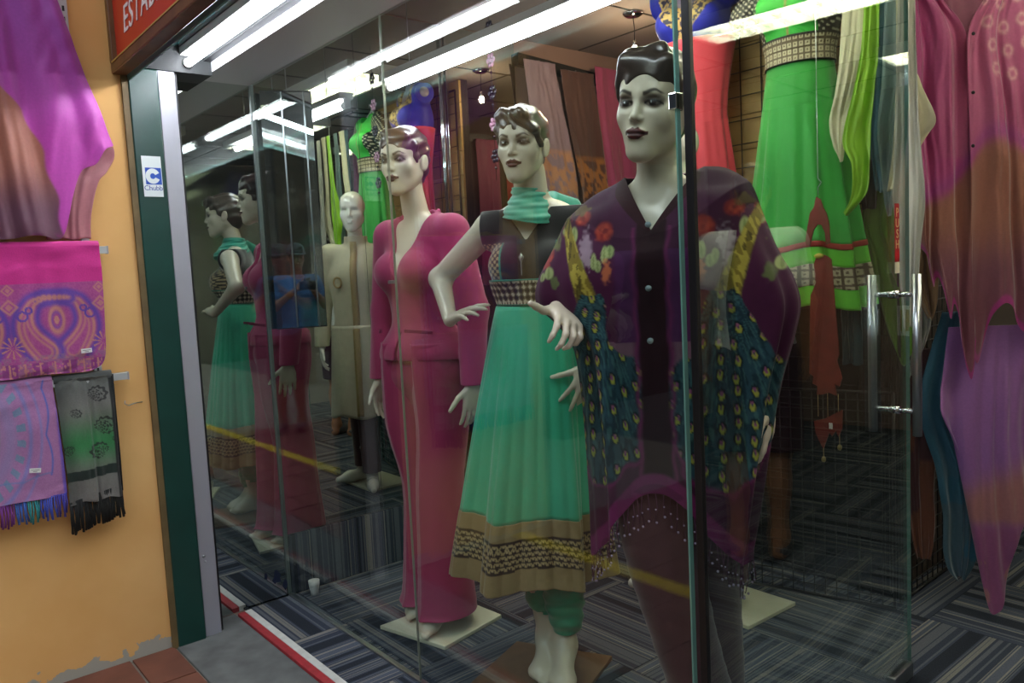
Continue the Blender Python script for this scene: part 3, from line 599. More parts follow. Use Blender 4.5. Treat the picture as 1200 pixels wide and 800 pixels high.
def hair(parent,kind,col):
    P=[ell((0,.016,.040),(.0775,.0985,.0885),.02), ell((0,.045,-.01),(.060,.062,.075),.02), ell((0,-.030,.056),(.064,.064,.056),.02)]
    if kind=='fringe':
        P+=[cap((-.045,-.060,.088),(.030,-.088,.082),.020,.020,.012),cap((.020,-.086,.084),(.060,-.070,.040),.020,.014,.012),cap((-.045,-.058,.088),(-.070,-.03,.05),.018,.012,.012),cap((.062,-.060,.045),(.068,-.018,-.012),.013,.009,.012),cap((-.070,-.03,.05),(-.070,-.008,-.005),.010,.008,.012)]
    elif kind=='slick':
        P+=[cap((-.03,-.058,.098),(.050,-.060,.075),.016,.014,.012),cap((-.04,-.055,.092),(-.065,-.035,.05),.014,.011,.012),cap((.066,-.035,.05),(.067,-.024,-.012),.012,.006,.012),cap((-.066,-.035,.05),(-.067,-.024,-.012),.012,.006,.012)]
    else:
        P+=[cap((.045,-.058,.080),(-.030,-.074,.084),.018,.020,.015),cap((-.030,-.074,.084),(-.064,-.045,.050),.020,.012,.015),cap((.045,-.060,.082),(.066,-.036,.045),.016,.011,.012),cap((.067,-.034,.045),(.068,-.020,-.010),.011,.007,.012),cap((-.066,-.034,.045),(-.067,-.02,-.010),.011,.007,.012),cap((.03,-.045,.110),(-.045,-.05,.100),.016,.014,.015)]
    def post(X,Y,Z,D):
        # combed grooves
        if kind=='fringe': g=np.sin(170*(Z*.8+X*.75-Y*.25)+2*np.sin(40*X))
        elif kind=='slick': g=np.sin(150*(Z-.35*Y)+X*30)
        else: g=np.sin(150*(Z*.6-X*.8+Y*.3)+2*np.sin(35*Z))
        D=D+.0022*g
        face=np.sqrt((X/.0600)**2+((Y+.13)/.092)**2+((Z+.018)/.080)**2)-1           # face opening
        if kind=='quiff': face=np.sqrt(((X-.008)/.0610)**2+((Y+.13)/.092)**2+((Z+.018-.16*X)/.080)**2)-1
        if kind=='fringe': face=np.where(X>.0,np.sqrt(((X)/.064)**2+((Y+.13)/.088)**2+((Z+.034)/.078)**2)-1,face)
        D=np.maximum(D,-face*.05)
        ear=np.sqrt(((np.abs(X)-.085)/.030)**2+((Y-.010)/.019)**2+((Z+.010)/.030)**2)-1; D=np.maximum(D,-ear*.02)
        jaw=np.maximum(Y-(.018+.0*Z),Z+.012); D=np.maximum(D,-jaw)     # nothing on the cheeks and jaw
        return np.maximum(D,-(Z+.082+.25*(np.abs(X)-.02)))
    M=mat('moulded hair '+col,col,.30,coat=.35)
    return sdf_obj('hair',P,.0024,M,parent,post=post,relax=1)
def torso(tl=0):
    return [ell((0,.005,.95),(.155,.112,.12),.05), ell((0,0,1.09),(.112,.082,.13),.06), ell((0,.005,1.29),(.138,.098,.165),.06),
            ell((-.066,-.066,1.315),(.060,.056,.058),.03), ell((.066,-.066,1.315),(.060,.056,.058),.03),
            cap((-.135,.012,1.435-tl),(.135,.012,1.435+tl),.050,.050,.05), cap((-.06,.02,1.47),(.06,.02,1.47),.040,.040,.04)]
def neck(top=(0,-.005,1.60)): return [cap((0,.018,1.44),top,.050,.041,.03)]
def arm(sh,el,wr,f=1.0): return [cap(sh,el,.044*f,.036*f,.03), cap(el,wr,.036*f,.022*f,.02)]
def hand(wr,d,palm,side,curl=.25,spread=.12,s=1.0,thumb=.6,point=()):
    """five separate fingers: wr wrist point, d finger direction, palm palm normal, side +1/-1 where the thumb sits"""
    d=np.array(d,float); d/=np.linalg.norm(d); p=np.array(palm,float); p-=d*(p@d); p/=np.linalg.norm(p); t=np.cross(d,p)*side; wr=np.array(wr,float); P=[]
    L=[.070,.078,.073,.056]
    P.append(ell(wr+d*.045*s,(.036*s,.036*s,.015*s),.012,'+',np.stack([t,d,p],1)))
    for i in range(4):
        k=wr+d*(.084-.006*abs(i-1.2))*s+t*(.030-.0195*i)*s; P.append(cap(wr+d*.012*s+t*(.014-.009*i)*s,k,.0125*s,.0105*s,.010))
        a=k; dd=d+t*spread*(1.2-i)*.5; ang=0
        for j,fr in enumerate((.45,.31,.24)):
            c=curl*(1.0 if j else .7)*(1+.18*i) if i not in point else .05
            ang+=c; q=dd*math.cos(ang)+p*math.sin(ang); q/=np.linalg.norm(q); b=a+q*L[i]*fr*s
            P.append(cap(a,b,(.0088-.0010*j)*s,(.0080-.0012*j)*s,.004)); a=b
    a=wr+d*.022*s+t*.024*s; q=d*.65+t*.76+p*.15; q/=np.linalg.norm(q); b=a+q*.042*s; P.append(cap(a,b,.0125*s,.0100*s,.010))
    q2=d*(.65+thumb*.3)+t*(.76-thumb*.4)+p*.25*thumb; q2/=np.linalg.norm(q2); c=b+q2*.030*s; P.append(cap(b,c,.0095*s,.0088*s,.004)); P.append(cap(c,c+q2*.024*s,.0086*s,.0070*s,.004))
    return P
def foot(ank,ang,s=1.0,heel=.045):
    """arched mannequin foot: heel raised, toes on the plate"""
    a=math.radians(ang); d=np.array([math.sin(a),-math.cos(a),0]); t=np.array([math.cos(a),math.sin(a),0]); A=np.array(ank,float); z0=A[2]-.085
    H=A-d*.035; H[2]=z0+heel; ball=A+d*.095; ball[2]=z0+.020; P=[cap(A,H,.031,.026,.03),cap(H,ball,.026,.022,.03),cap(A,ball+np.array([0,0,.008]),.030,.020,.04),ell(ball,(.040*s,.040*s,.018),.02)]
    for i in range(5):
        b=ball+t*(.026-.0135*i)+d*.008; e=b+d*(.046-.006*abs(i-.5)-.004*i); e[2]=z0+.0105; P.append(cap(b,e,.0115-.0008*i,.0098-.0008*i,.006))
    return P
def leg(hip,kn,ank,f=1.0): return [cap(hip,kn,.078*f,.052*f,.04), cap(kn,np.array(ank)+np.array([0,0,.0]),.050*f,.032*f,.03), ell((np.array(kn)*.62+np.array(ank)*.38)+np.array([0,.018,0]),(.046*f,.050*f,.11),.03)]
def plate(root,pts,z,m,thick=.014,name='base_plate'):
    n=len(pts); v=[(x,y,z-thick) for x,y in pts]+[(x,y,z) for x,y in pts]; f=[tuple(range(n))[::-1],tuple(range(n,2*n))]+[(i,(i+1)%n,n+(i+1)%n,n+i) for i in range(n)]
    return MB().add(v,f).build(name,m,root,False,.002)
def rad_at(prims,z,phi,cx=0,cy=0,rmax=.4):
    """radius of a body surface around a vertical axis, for garments that follow it"""
    lo=np.zeros_like(phi); hi=np.full_like(phi,rmax)
    def D(r):
        X=cx+r*np.cos(phi); Y=cy+r*np.sin(phi); Z=z+0*phi; d=np.full_like(phi,.3)
        for p in prims:
            if p[6]!='+': continue
            e=prim_d(p,X,Y,Z); k=p[5]; t=np.clip(.5+.5*(d-e)/k,0,1); d=d*(1-t)+e*t-k*t*(1-t)
        return d
    for _ in range(26):
        m=.5*(lo+hi); ins=D(m)<0; lo=np.where(ins,m,lo); hi=np.where(ins,hi,m)
    return lo
def fitted(name,prims,zs,off,m,parent,nphi=96,paint=None,cx=0,cy=0,solid=.003):
    phi=np.linspace(0,2*math.pi,nphi,endpoint=False); V=[]
    for i,(z,o_) in enumerate(zip(zs,off if hasattr(off,'__len__') else [off]*len(zs))):
        r=rad_at(prims,z,phi,cx,cy)+o_; V.append(np.stack([cx+r*np.cos(phi),cy+r*np.sin(phi),np.full(nphi,z)],1))
    V=np.concatenate(V); P=paint(V) if paint is not None else None
    return obj(name,npmesh(name,V,grid_faces(len(zs),nphi,True),P),m,parent,True,solid=solid)
M_cloth=lambda n,c,r=.75,sh=.25: mat(n,c,r,sheen=sh,noise=(8,.07),weave=(600,.15))
# ---------------------------------------------------------------- the green dress
G=thing('mannequin','mannequin in a turquoise anarkali dress with black bodice and teal neck scarf','mannequin',(-1.85,1.64,0),35)
wrL=(-.275,-.055,1.155); T=torso()
Pb=T+neck((0,-.012,1.60))+arm((-.155,.012,1.435),(-.352,.085,1.285),wrL)+hand(wrL,(.78,-.42,.30),(.35,.2,-.9),1,curl=.18,spread=.5,s=.95)
wrR=(.178,-.105,1.015); Pb+=arm((.155,.012,1.435),(.255,.01,1.22),wrR)+hand(wrR,(-.34,-.14,-.92),(-.2,.9,-.1),-1,curl=.16,spread=.7,thumb=-.3,s=.98)
Pl=leg((-.075,.01,.9),(-.06,-.02,.50),(-.022,.015,.105))+leg((.075,.01,.9),(.06,-.02,.50),(.035,-.02,.105))
Pb+=Pl+foot((-.022,.015,.105),-4)+foot((.040,-.03,.105),8)
sdf_obj('body',Pb,.0045,M_skin,G)
hd=add_head(G,(-.018,-.035,1.675),2,2,-6,.96); hair(hd,'fringe','4a3f36')
def bod_post(X,Y,Z,D):
    v=np.maximum(np.abs(X+.012)-.70*(Z-1.392)-.004, Y-.02)         # v neck
    v=np.maximum(v,-(Z-1.392)); D=np.maximum(D,-v)
    D=np.maximum(D,np.abs(X)-.166-.0*(Z)); D=np.maximum(D,Z-1.488); return np.maximum(D,1.262-Z)
def bod_paint(V):
    x,y,z=V.T; c=np.tile(linA('17110f'),(len(V),1)); side=(x<-.083-.10*(z-1.30)*(-1)*.3)*(z<1.385)*(y<.06)*1.; side=np.maximum(side,(x>.083+.03*(z-1.30))*(z<1.40)*(y<.06)*1.)
    pat=(np.sin(x*330)*np.sin(z*330)>.05)*1.; c=mixc(c,side,linA('33261a')); c=mixc(c,side*pat*.9,linA('b39b70'))
    e=np.abs(np.abs(x)-.084)<.0028; return mixc(c,(e*(z<1.385)*(y<.0))*1.,linA('2c8a72'))
sdf_obj('bodice',inflate(T,.009)+[cap((-.13,.012,1.437),(-.176,.012,1.43),.058,.056,.03),cap((.13,.012,1.437),(.176,.012,1.43),.058,.056,.03)],.0032,mat('black velvet bodice','17110f',.85,paint=True,sheen=.5,noise=(300,.15)),G,post=bod_post,paint=bod_paint)
pd=MB(); pd.add([(-.012,-.145,1.352),(-.021,-.141,1.338),(-.012,-.145,1.318),(-.003,-.141,1.338),(-.012,-.148,1.337)],[(0,1,4),(1,2,4),(2,3,4),(3,0,4)]); pd.box(-.0135,-.0105,-.146,-.142,1.285,1.32); pd.build('pendant_ornament',mat('silver ornament','c6ccd2',.25,.8),G,False)
def belt_paint(V):
    x,y,z=V.T; a=np.arctan2(y,x); u=a*.115/.021; v=(z-1.197)/.021; c=np.tile(linA('14110f'),(len(V),1)); fu,fv=u-np.floor(u)-.5,v-np.floor(v)-.5
    star=(np.abs(fu)+np.abs(fv)<.34)*1.; ln=(np.abs(np.abs(fu)+np.abs(fv)-.5)<.07)*1.; c=mixc(c,star,linA('c9c0a6')); c=mixc(c,ln*.7,linA('8f8468'))
    row=((z<1.207)+(z>1.262))*(np.sin(a*.115*520)>-.2); c=mixc(c,row*1.,linA('c9c0a6')); return mixc(c,((z<1.199)+(z>1.2705))*1.,linA('2c8a72'))
fitted('belt',T,np.linspace(1.195,1.273,34),.016,mat('brocade belt','888888',.6,paint=True),G,nphi=420,paint=belt_paint,solid=.004)
GREEN=linA('23b186')
def skirt(root,zs,prof,m,name,nphi=260,paint=None,folds=13,amp=.10,xc=lambda z:0,yc=lambda z:0,seed=0,hem=None,solid=.0016,pleat=0):
    phi=np.linspace(0,2*math.pi,nphi,endpoint=False); V=[]
    for z in zs:
        rx,ry=prof(z); t=np.clip((zs[0]-z)/(zs[0]-zs[-1]+1e-9),0,1) if hem is None else hem(z)
        f=1+amp*t*(.7*np.sin(folds*phi+seed+.5*t)+.45*np.sin((folds*1.62//1)*phi+2*seed+1.)+.22*np.sin(5*phi+seed))+pleat*min(1,t*3)*np.abs(np.sin(15*phi+.7))
        V.append(np.stack([xc(z)+rx*np.cos(phi)*f, yc(z)+ry*np.sin(phi)*f, z+.012*t*np.sin(5*phi+seed)+0*phi],1))
    V=np.concatenate(V); P=paint(V,np.tile(phi,len(zs))) if paint is not None else None
    return obj(name,npmesh(name,V,grid_faces(len(zs),nphi,True),P),m,root,True,solid=solid)
def sprof(z): t=(1.2-z)/.84; e=smooth01(np.array(t),0,1); return (.122+.125*t**.85, .092+.115*t**.85)
tt=lambda z:np.clip((1.2-z)/.84,0,1)
kw=dict(folds=7,amp=.13,pleat=.035,xc=lambda z:-.01-.055*tt(z),yc=lambda z:.0,seed=1.2,hem=lambda z:tt(z)**1.1)
skirt(G,np.linspace(1.205,.55,46),sprof,mat('turquoise chiffon','1fae84',.6,sheen=.35,noise=(5,.10),weave=(260,.25)),'skirt',**kw)
def band_paint(V,phi):
    z=V[:,2]-.012*tt(V[:,2])*np.sin(5*phi+1.2); c=np.tile(linA('8f7c55'),(len(V),1)); m=((z>.415)*(z<.495))*1.
    c=mixc(c,m,linA('17120e')); u=phi*.235/.020; v=(z-.415)/.016; r=np.floor(v); fu=(u+.5*(r%2)); fu=fu-np.floor(fu)-.5; fv=v-r-.5
    sc=np.abs(np.hypot(fu,fv*.8+.15)-.40)<.10; c=mixc(c,m*sc,linA('a8966c')); c=mixc(c,m*(np.hypot(fu,fv)<.16)*1.,linA('b09f78'))
    return mixc(c,((np.abs(z-.414)<.004)+(np.abs(z-.496)<.004))*1.,linA('17120e'))
skirt(G,np.linspace(.552,.345,52),lambda z:tuple(v+.002 for v in sprof(z)),mat('gold hem band','8f7c55',.5,paint=True,noise=(60,.06),sheen=.2),'hem_band',nphi=720,paint=band_paint,**{k:v for k,v in kw.items()})
M_chur=mat('green churidar satin','1d9270',.5,sheen=.3,noise=(10,.12))
def trouser_leg(root,path,name,m,nphi=40,wr=0,seed=0,crease=0,n=60):
    C=interp(path,n); phi=np.linspace(0,2*math.pi,nphi,endpoint=False); R_=[]
    for i,(x,y,z,rx,ry) in enumerate(C):
        f=1+wr*np.sin(z*150+3*np.sin(phi+seed)+2*np.sin(2*phi)); f=f+wr*.6*np.sin(z*77+2*phi+seed)
        cr=1+crease*(np.exp(-((phi-1.5*math.pi)/.16)**2)+np.exp(-((phi-.5*math.pi)/.16)**2))
        R_.append(np.stack([x+rx*np.cos(phi)*f,y+ry*np.sin(phi)*f*cr,z+0*phi],1))
    return obj(name,npmesh(name,np.concatenate(R_),grid_faces(n,nphi,True)),m,root,True,solid=.002)
for s,cx,cy,zb in ((-1,-.030,.02,.20),(1,.045,-.02,.155)):
    trouser_leg(G,[(s*.06-.02,0,.62,.075,.075),(s*.055-.01,-.01,.45,.068,.07),(cx-.004,cy,.30,.066,.070),(cx,cy,.22,.058,.062),(cx+.003,cy-.002,zb+.03,.052,.058),(cx+.004,cy-.004,zb,.040,.046)],'trouser_leg',M_chur,wr=.045,seed=s)
def scarf_ring(root):
    n,k=140,34; a=np.linspace(0,2*math.pi,n,endpoint=False)[None,:]; t=np.linspace(0,1,k)[:,None]; fr=.5-.5*np.sin(a)
    wr_=.0024*np.sin(t*20+2.6*np.sin(a+.6)+1.8*np.sin(2*a))+.0014*np.sin(t*38-3*np.sin(a*2)+a)
    r=.053+.034*smooth01(t,.1,1.)*(.6+.6*fr)+.006*np.sin(a*3)*t+wr_*smooth01(t,0,.1); z=1.548-.006*np.cos(a)-(.075+.03*fr)*t+.008*np.sin(2*a)*t
    V=np.stack([-.012+r*1.04*np.cos(a)+0*t,.006+r*1.08*np.sin(a)-.012*t*fr,z+0*a],-1).reshape(-1,3)
    return obj('neck_scarf',npmesh('neck_scarf',V,grid_faces(k,n,True)),mat('teal chiffon scarf','1f9a80',.6,sheen=.4,noise=(40,.12)),root,True,solid=.002)
scarf_ring(G)
sl=MB(); rr=[]
for t_ in np.linspace(0,1,22):
    x,y,z=.045+.12*t_,.045+.055*t_,1.515-.05*t_-.30*max(0,t_-.55); rr.append([(x+.022*math.cos(b)*(1+.15*math.sin(4*b+6*t_)),y+.016*math.sin(b),z+.03*math.sin(b)*(1+.1*math.sin(3*b))) for b in np.arange(14)*2*math.pi/14])
sl.loft(rr,cap0=True,cap1=True).build('scarf_tail',MATS['teal chiffon scarf'],G)
plate(G,[(-.26,-.22),(.10,-.24),(.17,.10),(-.17,.15)],.0155,mat('brown plinth board','6d5138',.5,noise=(20,.12)),name='base_plate')
# ---------------------------------------------------------------- the pink trouser suit
PK=thing('mannequin','mannequin in a magenta trouser suit with slicked dark hair','mannequin',(-2.45,1.60,0),10)
shl,ell_,wrl=(-.165,.012,1.445),(-.225,.02,1.17),(-.235,-.02,.915); shr,elr,wrr=(.165,.012,1.445),(.235,.02,1.17),(.245,-.01,.915)
TP=[*torso()]
PA=arm(shl,ell_,wrl)+hand(wrl,(0,-.10,-1),(.9,0.2,0),1,curl=.22)+arm(shr,elr,wrr)+hand(wrr,(0,-.1,-1),(-.9,.2,0),-1,curl=.22)
sdf_obj('body',TP+neck((0,-.02,1.62))+PA+foot((-.055,.03,.105),-6)+foot((.07,-.045,.105),8)+[cap((-.055,.03,.105),(-.07,.01,.9),.032,.06,.02),cap((.07,-.045,.105),(.075,0,.9),.032,.06,.02)],.0045,M_skin,PK)
hd=add_head(PK,(0,-.04,1.705),2,0,14,1.0); hair(hd,'slick','35211f')
M_pink=mat('magenta suiting','a01a56',.7,sheen=.25,noise=(5,.06),weave=(900,.15))
def jk_post(X,Y,Z,D):
    D=D+0*X
    v=np.maximum(np.abs(X)-.40*(Z-1.285)-.002, Y-.005); v=np.maximum(v,1.285-Z); D=np.maximum(D,-v)
    nk=np.sqrt(X**2+(Y-.0)**2)-(.070+.25*(Z-1.50)); nk=np.maximum(nk,1.46-Z); D=np.maximum(D,-nk)
    D=np.maximum(D,Z-1.545+.0*X)
    sp=np.maximum(np.abs(X)-.0015-.16*np.maximum(1.10-Z,0)*.5, np.maximum(Y+.02,Z-1.10)); D=np.maximum(D,-sp)      # front slit
    hem=np.where(np.abs(X)<.195,1.000-Z+.04*(Y<0)*0,.912-Z+0*Y); return np.maximum(D,hem)
JP=inflate(TP,.016)+[ell((0,.005,1.02),(.188,.142,.09),.06),cap((-.168,.012,1.458),(.168,.012,1.458),.048,.048,.03)]+[cap(shl,ell_,.062,.056,.02),cap(ell_,(-.235,-.02,.90),.055,.043,.02),cap(shr,elr,.062,.056,.02),cap(elr,(.245,-.01,.90),.055,.043,.02)]
for s in (-1,1):   # standing collar
    JP+=[cap((s*.076,-.040,1.510),(s*.068,.045,1.528),.006,.006,.012),cap((s*.068,.045,1.528),(0,.085,1.532),.006,.006,.012)]
jo=sdf_obj('jacket',JP,.0036,M_pink,PK,post=jk_post)
for s in (-1,1):
    o=box('pocket_welt',mat('magenta welt','86134a',.7),-.05,.05,-.004,.004,-.006,.006,PK,.002); o.location=(s*.10,-.118,1.105); o.rotation_euler=(0,math.radians(s*6),math.radians(s*38))
box('jacket_clasp',mat('pewter clasp','8d8188',.4,.5),-.016,.016,-.142,-.134,1.275,1.287,PK,.002)
for s,cx,cy in ((-1,-.062,.02),(1,.075,-.035)):
    trouser_leg(PK,[(s*.075,0,1.06,.092,.118),(s*.080,0,.92,.098,.118),(s*.082,-.01,.74,.090,.100),(cx,cy,.52,.082,.090),(cx,cy,.30,.088,.098),(cx+s*.004,cy,.12,.100,.112),(cx+s*.006,cy-.008,.072,.105,.120)],'trouser_leg',M_pink,nphi=56,wr=.004,seed=s,crease=.13)
sdf_obj('trouser_seat',[ell((0,.005,.96),(.172,.128,.12),.05),cap((-.08,0,.93),(-.08,-.005,.80),.095,.088,.05),cap((.08,0,.93),(.08,-.005,.80),.095,.088,.05)],.005,M_pink,PK)
plate(PK,[(-.12,-.195),(.20,-.175),(.195,.13),(-.06,.155)],.0155,mat('white mannequin plate','cfcdb4',.35,noise=(6,.04)))
# ---------------------------------------------------------------- the peacock kimono
K=thing('mannequin','mannequin in a plum kimono embroidered with peacocks and dark trousers','mannequin',(-1.215,1.46,0),30)
wr=(-.215,-.115,1.205)
KT=torso(.022); KT[5]=cap((-.125,.012,1.405),(.125,.012,1.435),.042,.042,.05); KT[6]=cap((-.05,.02,1.455),(.05,.02,1.462),.036,.036,.04)
KB=KT+neck((0,-.01,1.60))+arm((-.150,.012,1.385),(-.265,.03,1.235),wr)+hand(wr,(.42,-.62,-.28),(-.25,-.35,-.85),-1,curl=.62,spread=.35,thumb=-.6,s=1.0,point=())
wr2=(.235,.0,.975); KB+=arm((.150,.012,1.425),(.235,.03,1.22),wr2)+hand(wr2,(.0,-.1,-1),(-.9,.1,0),-1,curl=.25)
KB+=foot((.13,-.10,.105),10)+foot((.10,.08,.105),20)+[cap((.13,-.10,.105),(.03,-.09,.55),.032,.05,.02),cap((.03,-.09,.55),(-.05,0,.9),.05,.07,.02),cap((.10,.08,.105),(.08,.04,.6),.032,.05,.02),cap((.08,.04,.6),(.06,0,.9),.05,.07,.02)]
sdf_obj('body',KB,.0045,M_skin,K)
hd=add_head(K,(.008,-.035,1.652),3,7,-13,1.04); hair(hd,'quiff','3b3029')
M_ktr=M_cloth('dark plum trousers','3a1420',.8)
trouser_leg(K,[(-.05,0,.95,.10,.11),(-.03,-.02,.80,.095,.11),(.0,-.07,.62,.088,.10),(.045,-.10,.45,.075,.085),(.10,-.10,.25,.068,.078),(.13,-.10,.09,.062,.072)],'trouser_leg',M_ktr,wr=.012)
trouser_leg(K,[(.07,0,.95,.10,.11),(.075,.02,.80,.095,.11),(.085,.04,.62,.085,.09),(.09,.06,.45,.072,.08),(.10,.07,.25,.065,.07),(.10,.08,.09,.06,.07)],'trouser_leg',M_ktr,wr=.012,seed=2)
ktab=[ # z, xl, xr, yf, yb, frontdrop
 (1.505,-.076,.084,-.040,.060,.0),(1.505,-.10,.105,-.088,.085,.0),(1.490,-.158,.160,-.120,.105,.035),(1.445,-.208,.208,-.150,.118,.085),(1.37,-.250,.235,-.168,.125,.05),(1.295,-.290,.262,-.170,.13,.01),(1.235,-.292,.292,-.165,.13,0),
 (1.18,-.245,.305,-.160,.13,0),(1.12,-.205,.292,-.158,.13,0),(1.02,-.188,.262,-.155,.13,0),(.90,-.180,.238,-.152,.13,0),(.78,-.176,.215,-.150,.13,0),(.68,-.176,.195,-.150,.13,0),(.655,-.176,.192,-.150,.13,0)]
nK,nP=300,420; CT=interp(ktab,nK); phi=np.linspace(0,2*math.pi,nP,endpoint=False)-math.pi/2; Vk=[]
fa=np.abs((phi+math.pi/2+math.pi)%(2*math.pi)-math.pi); sg_=np.sign(np.cos(phi))
def kring(z,xl,xr,yf,yb,fd):
    c_,s_=np.cos(phi),np.sin(phi); e=.82; x=np.where(c_>0,xr,-xl)*np.sign(c_)*np.abs(c_)**e; y=np.where(s_<0,-yf,yb)*np.sign(s_)*np.abs(s_)**e
    t=smooth01(np.array(1.45-z),0,.5); f=1+t*(.040*np.sin(9*phi+1)+.028*np.sin(16*phi+2.1+2*z)); zz=z-fd*np.exp(-(fa/.75)**2)+.12*x*smooth01(np.array(z),.95,1.45)
    d=smooth01(np.array(1.0-z),0,.33); zz=zz+d*(.115*np.exp(-(fa/.55)**2)-.04*np.exp(-((fa-1.35)/.35)**2)+.02*np.sin(3*phi))
    return np.stack([x*f,y*f,zz],1)
K3=int(nK*3/13); ring3=kring(*CT[K3])
s0=np.clip(fa/(math.pi/2),0,1); vee=np.stack([.008+sg_*.082*s0,np.where(fa<math.pi/2,-.134+.134*s0**1.5,.062*np.sin(fa-math.pi/2)),1.372+.132*s0],1); vee[:,0]=np.where(fa<math.pi/2,vee[:,0],.008+sg_*.082*np.cos(fa-math.pi/2))
for i in range(nK):
    r_=kring(*CT[i])
    if i<K3:
        a_=i/K3; fw=smooth01(-fa,-1.9,-1.1)[:,None]; lin_=vee*(1-a_)+ring3*a_; r_=lin_*fw+(r_*(a_)+vee*(1-a_) if a_<.35 else r_)*(1-fw)
    Vk.append(r_)
Vk=np.concatenate(Vk); kt=np.repeat(np.linspace(0,1,nK),nP); kphi=np.tile(phi,nK)
def kim_paint(V):
    x,y,z=V.T; c=np.tile(linA('3f1433'),(len(V),1)); fr=(y<.02)*1.; xm=np.where(x<.008,-(x-.008),(x-.008)*.92); c=mixc(c,(vnoise(x*18,z*9,4))*.5,linA('34102a'))
    c=mixc(c,fr*smooth01(xm,.03,.05)*smooth01(-xm,-.11,-.085)*(z<1.13)*(z>1.06)*.7,linA('7a5a68')); c=mixc(c,fr*smooth01(xm,.02,.03)*smooth01(-xm,-.085,-.07)*(z<1.33)*(z>1.13)*.5,linA('52285a'))
    def blob(cx,cz,rx,rz,col,amt=1.,edge=.35,rag=.25,fq=60):
        nonlocal c
        d=np.sqrt(spot(xm,z,cx,cz,rx,rz))+rag*(vnoise(x*fq,z*fq,int(cx*1000)%17)-.5); c=mixc(c,fr*smooth01(-d,-1,-1+edge)*amt,linA(col))
    for cx,cz,s in ((.105,1.375,.026),(.16,1.41,.022),(.25,1.33,.02)):
        blob(cx,cz,s,s,'7a1f22'); blob(cx,cz,s*.85,s*.85,'a8452f',.8,.9,.9,120); blob(cx,cz,s*.5,s*.5,'6a1420',.9,.9,.9,150)
    blob(.145,1.335,.018,.05,'8d7d88',.8,.5,.9,150); blob(.175,1.43,.03,.018,'5a4a2a',.9,.5,.9,120); blob(.205,1.40,.018,.03,'7a2a2a',.9,.5,.8,140); blob(.235,1.36,.02,.028,'5f6a3a',.9,.5,.8,120); blob(.262,1.315,.02,.02,'8a2f2a',.9,.5,.8,140); blob(.225,1.27,.016,.022,'4f5c34',.9,.5,.7,110)
    for cx,cz,rx,rz in ((.178,1.37,.012,.024),(.20,1.385,.016,.012),(.125,1.31,.008,.02),(.10,1.325,.009,.024),(.088,1.33,.012,.018),(.115,1.30,.010,.016),(.158,1.295,.012,.022),(.245,1.29,.016,.018),(.265,1.28,.012,.012)): blob(cx,cz,rx,rz,'8a9a62',.9); blob(cx,cz,rx*.3,rz*.9,'55662f',.6)
    blob(.095,1.285,.013,.030,'a8603c',.85,.5,.6,140)
    # olive wing sweeping down from the shoulder
    d=np.abs(xm-(.212-.35*(1.43-z)*(1-.2*(1.43-z))))/(.010+.10*np.clip(1.42-z,0,.24)); wing=(z<1.43)*(z>1.185)*smooth01(-d,-1,-.7); c=mixc(c,fr*wing*.95,linA('6f6420')); c=mixc(c,fr*wing*(vnoise(x*160+z*60,z*50,5)>.55)*.7,linA('a2983e')); c=mixc(c,fr*wing*(vnoise(x*140,z*40,9)>.7)*.8,linA('3a3212'))
    # peacock train: a fan of eyed feathers spreading down from the breast
    dx,dz=xm-.135,1.285-z; r=np.hypot(dx,dz); th=np.arctan2(dx,dz); nz=vnoise(x*30,z*30,4)-.5; lim=.44+.05*np.cos(th*9)+.04*nz
    tr=smooth01(lim-r,0,.012)*smooth01(.50+.10*nz-th,0,.03)*smooth01(th+.40+.16*nz+.12*np.sin(r*30),0,.03)*(r>.05)*fr
    c=mixc(c,tr*.96,linA('22434c')); c=mixc(c,tr*smooth01(vnoise(th*60,r*40,2),.5,.7)*.75,linA('10242c')); c=mixc(c,tr*smooth01(vnoise(th*90+9,r*30,7),.62,.75)*.5,linA('3f6a66'))
    c=mixc(c,fr*np.exp(-((r-lim)/.007)**2)*(np.abs(th)<.5)*.8,linA('6a1f54'))
    row=np.floor(r/.036); w_=.030/np.maximum((row+.5)*.036,.05); uu=th/w_+.5*row; iu=np.floor(uu); hs=iu*12.9+row*78.2; fu=uu-iu-.5+np.sin(hs)*.22; fv=r/.036-row-.5+np.sin(hs*1.7+2)*.16
    k=tr*(np.sin(hs*2.3)>-.75); c=mixc(c,k*smooth01(-np.hypot(fu*1.5,fv*1.05),-.48,-.40),linA('0f1d24')); c=mixc(c,k*smooth01(-np.hypot(fu*1.7,fv-.06),-.33,-.26),linA('8f9636')); c=mixc(c,k*smooth01(-np.hypot(fu*1.9,fv+.06),-.22,-.16),linA('7d4468')); c=mixc(c,k*smooth01(-np.hypot(fu*2.2,fv+.05),-.10,-.06),linA('1a2a44'))
    # button band, neck band and the velvet foot
    c=mixc(c,fr*smooth01(-xm,-.034,-.028)*(z<1.395),linA('24060f')); c=mixc(c,fr*np.exp(-((xm-.036-.003*np.sin(z*70))/.004)**2)*(z<1.38)*.8,linA('6a2050'))
    c=mixc(c,(kt<.055)*1.,linA('2c0a12')); c=mixc(c,smooth01(kt,.895,.905),linA('6a1f54')); c=mixc(c,smooth01(kt,.925,.93)*(vnoise(x*40,z*20,6)>.6)*.5,linA('43123a'))
    back=(y>.02)*(z<1.3); c=mixc(c,back*(vnoise(x*50,z*50,8)>.66)*.6,linA('26464e')); return c
kim=obj('kimono',npmesh('kimono',Vk,grid_faces(nK,nP,True),kim_paint(Vk)),mat('burnout velvet','3f1433',.7,paint=True,spec=.15,sheen=.05,noise=(50,.08)),K,True,solid=.0018)
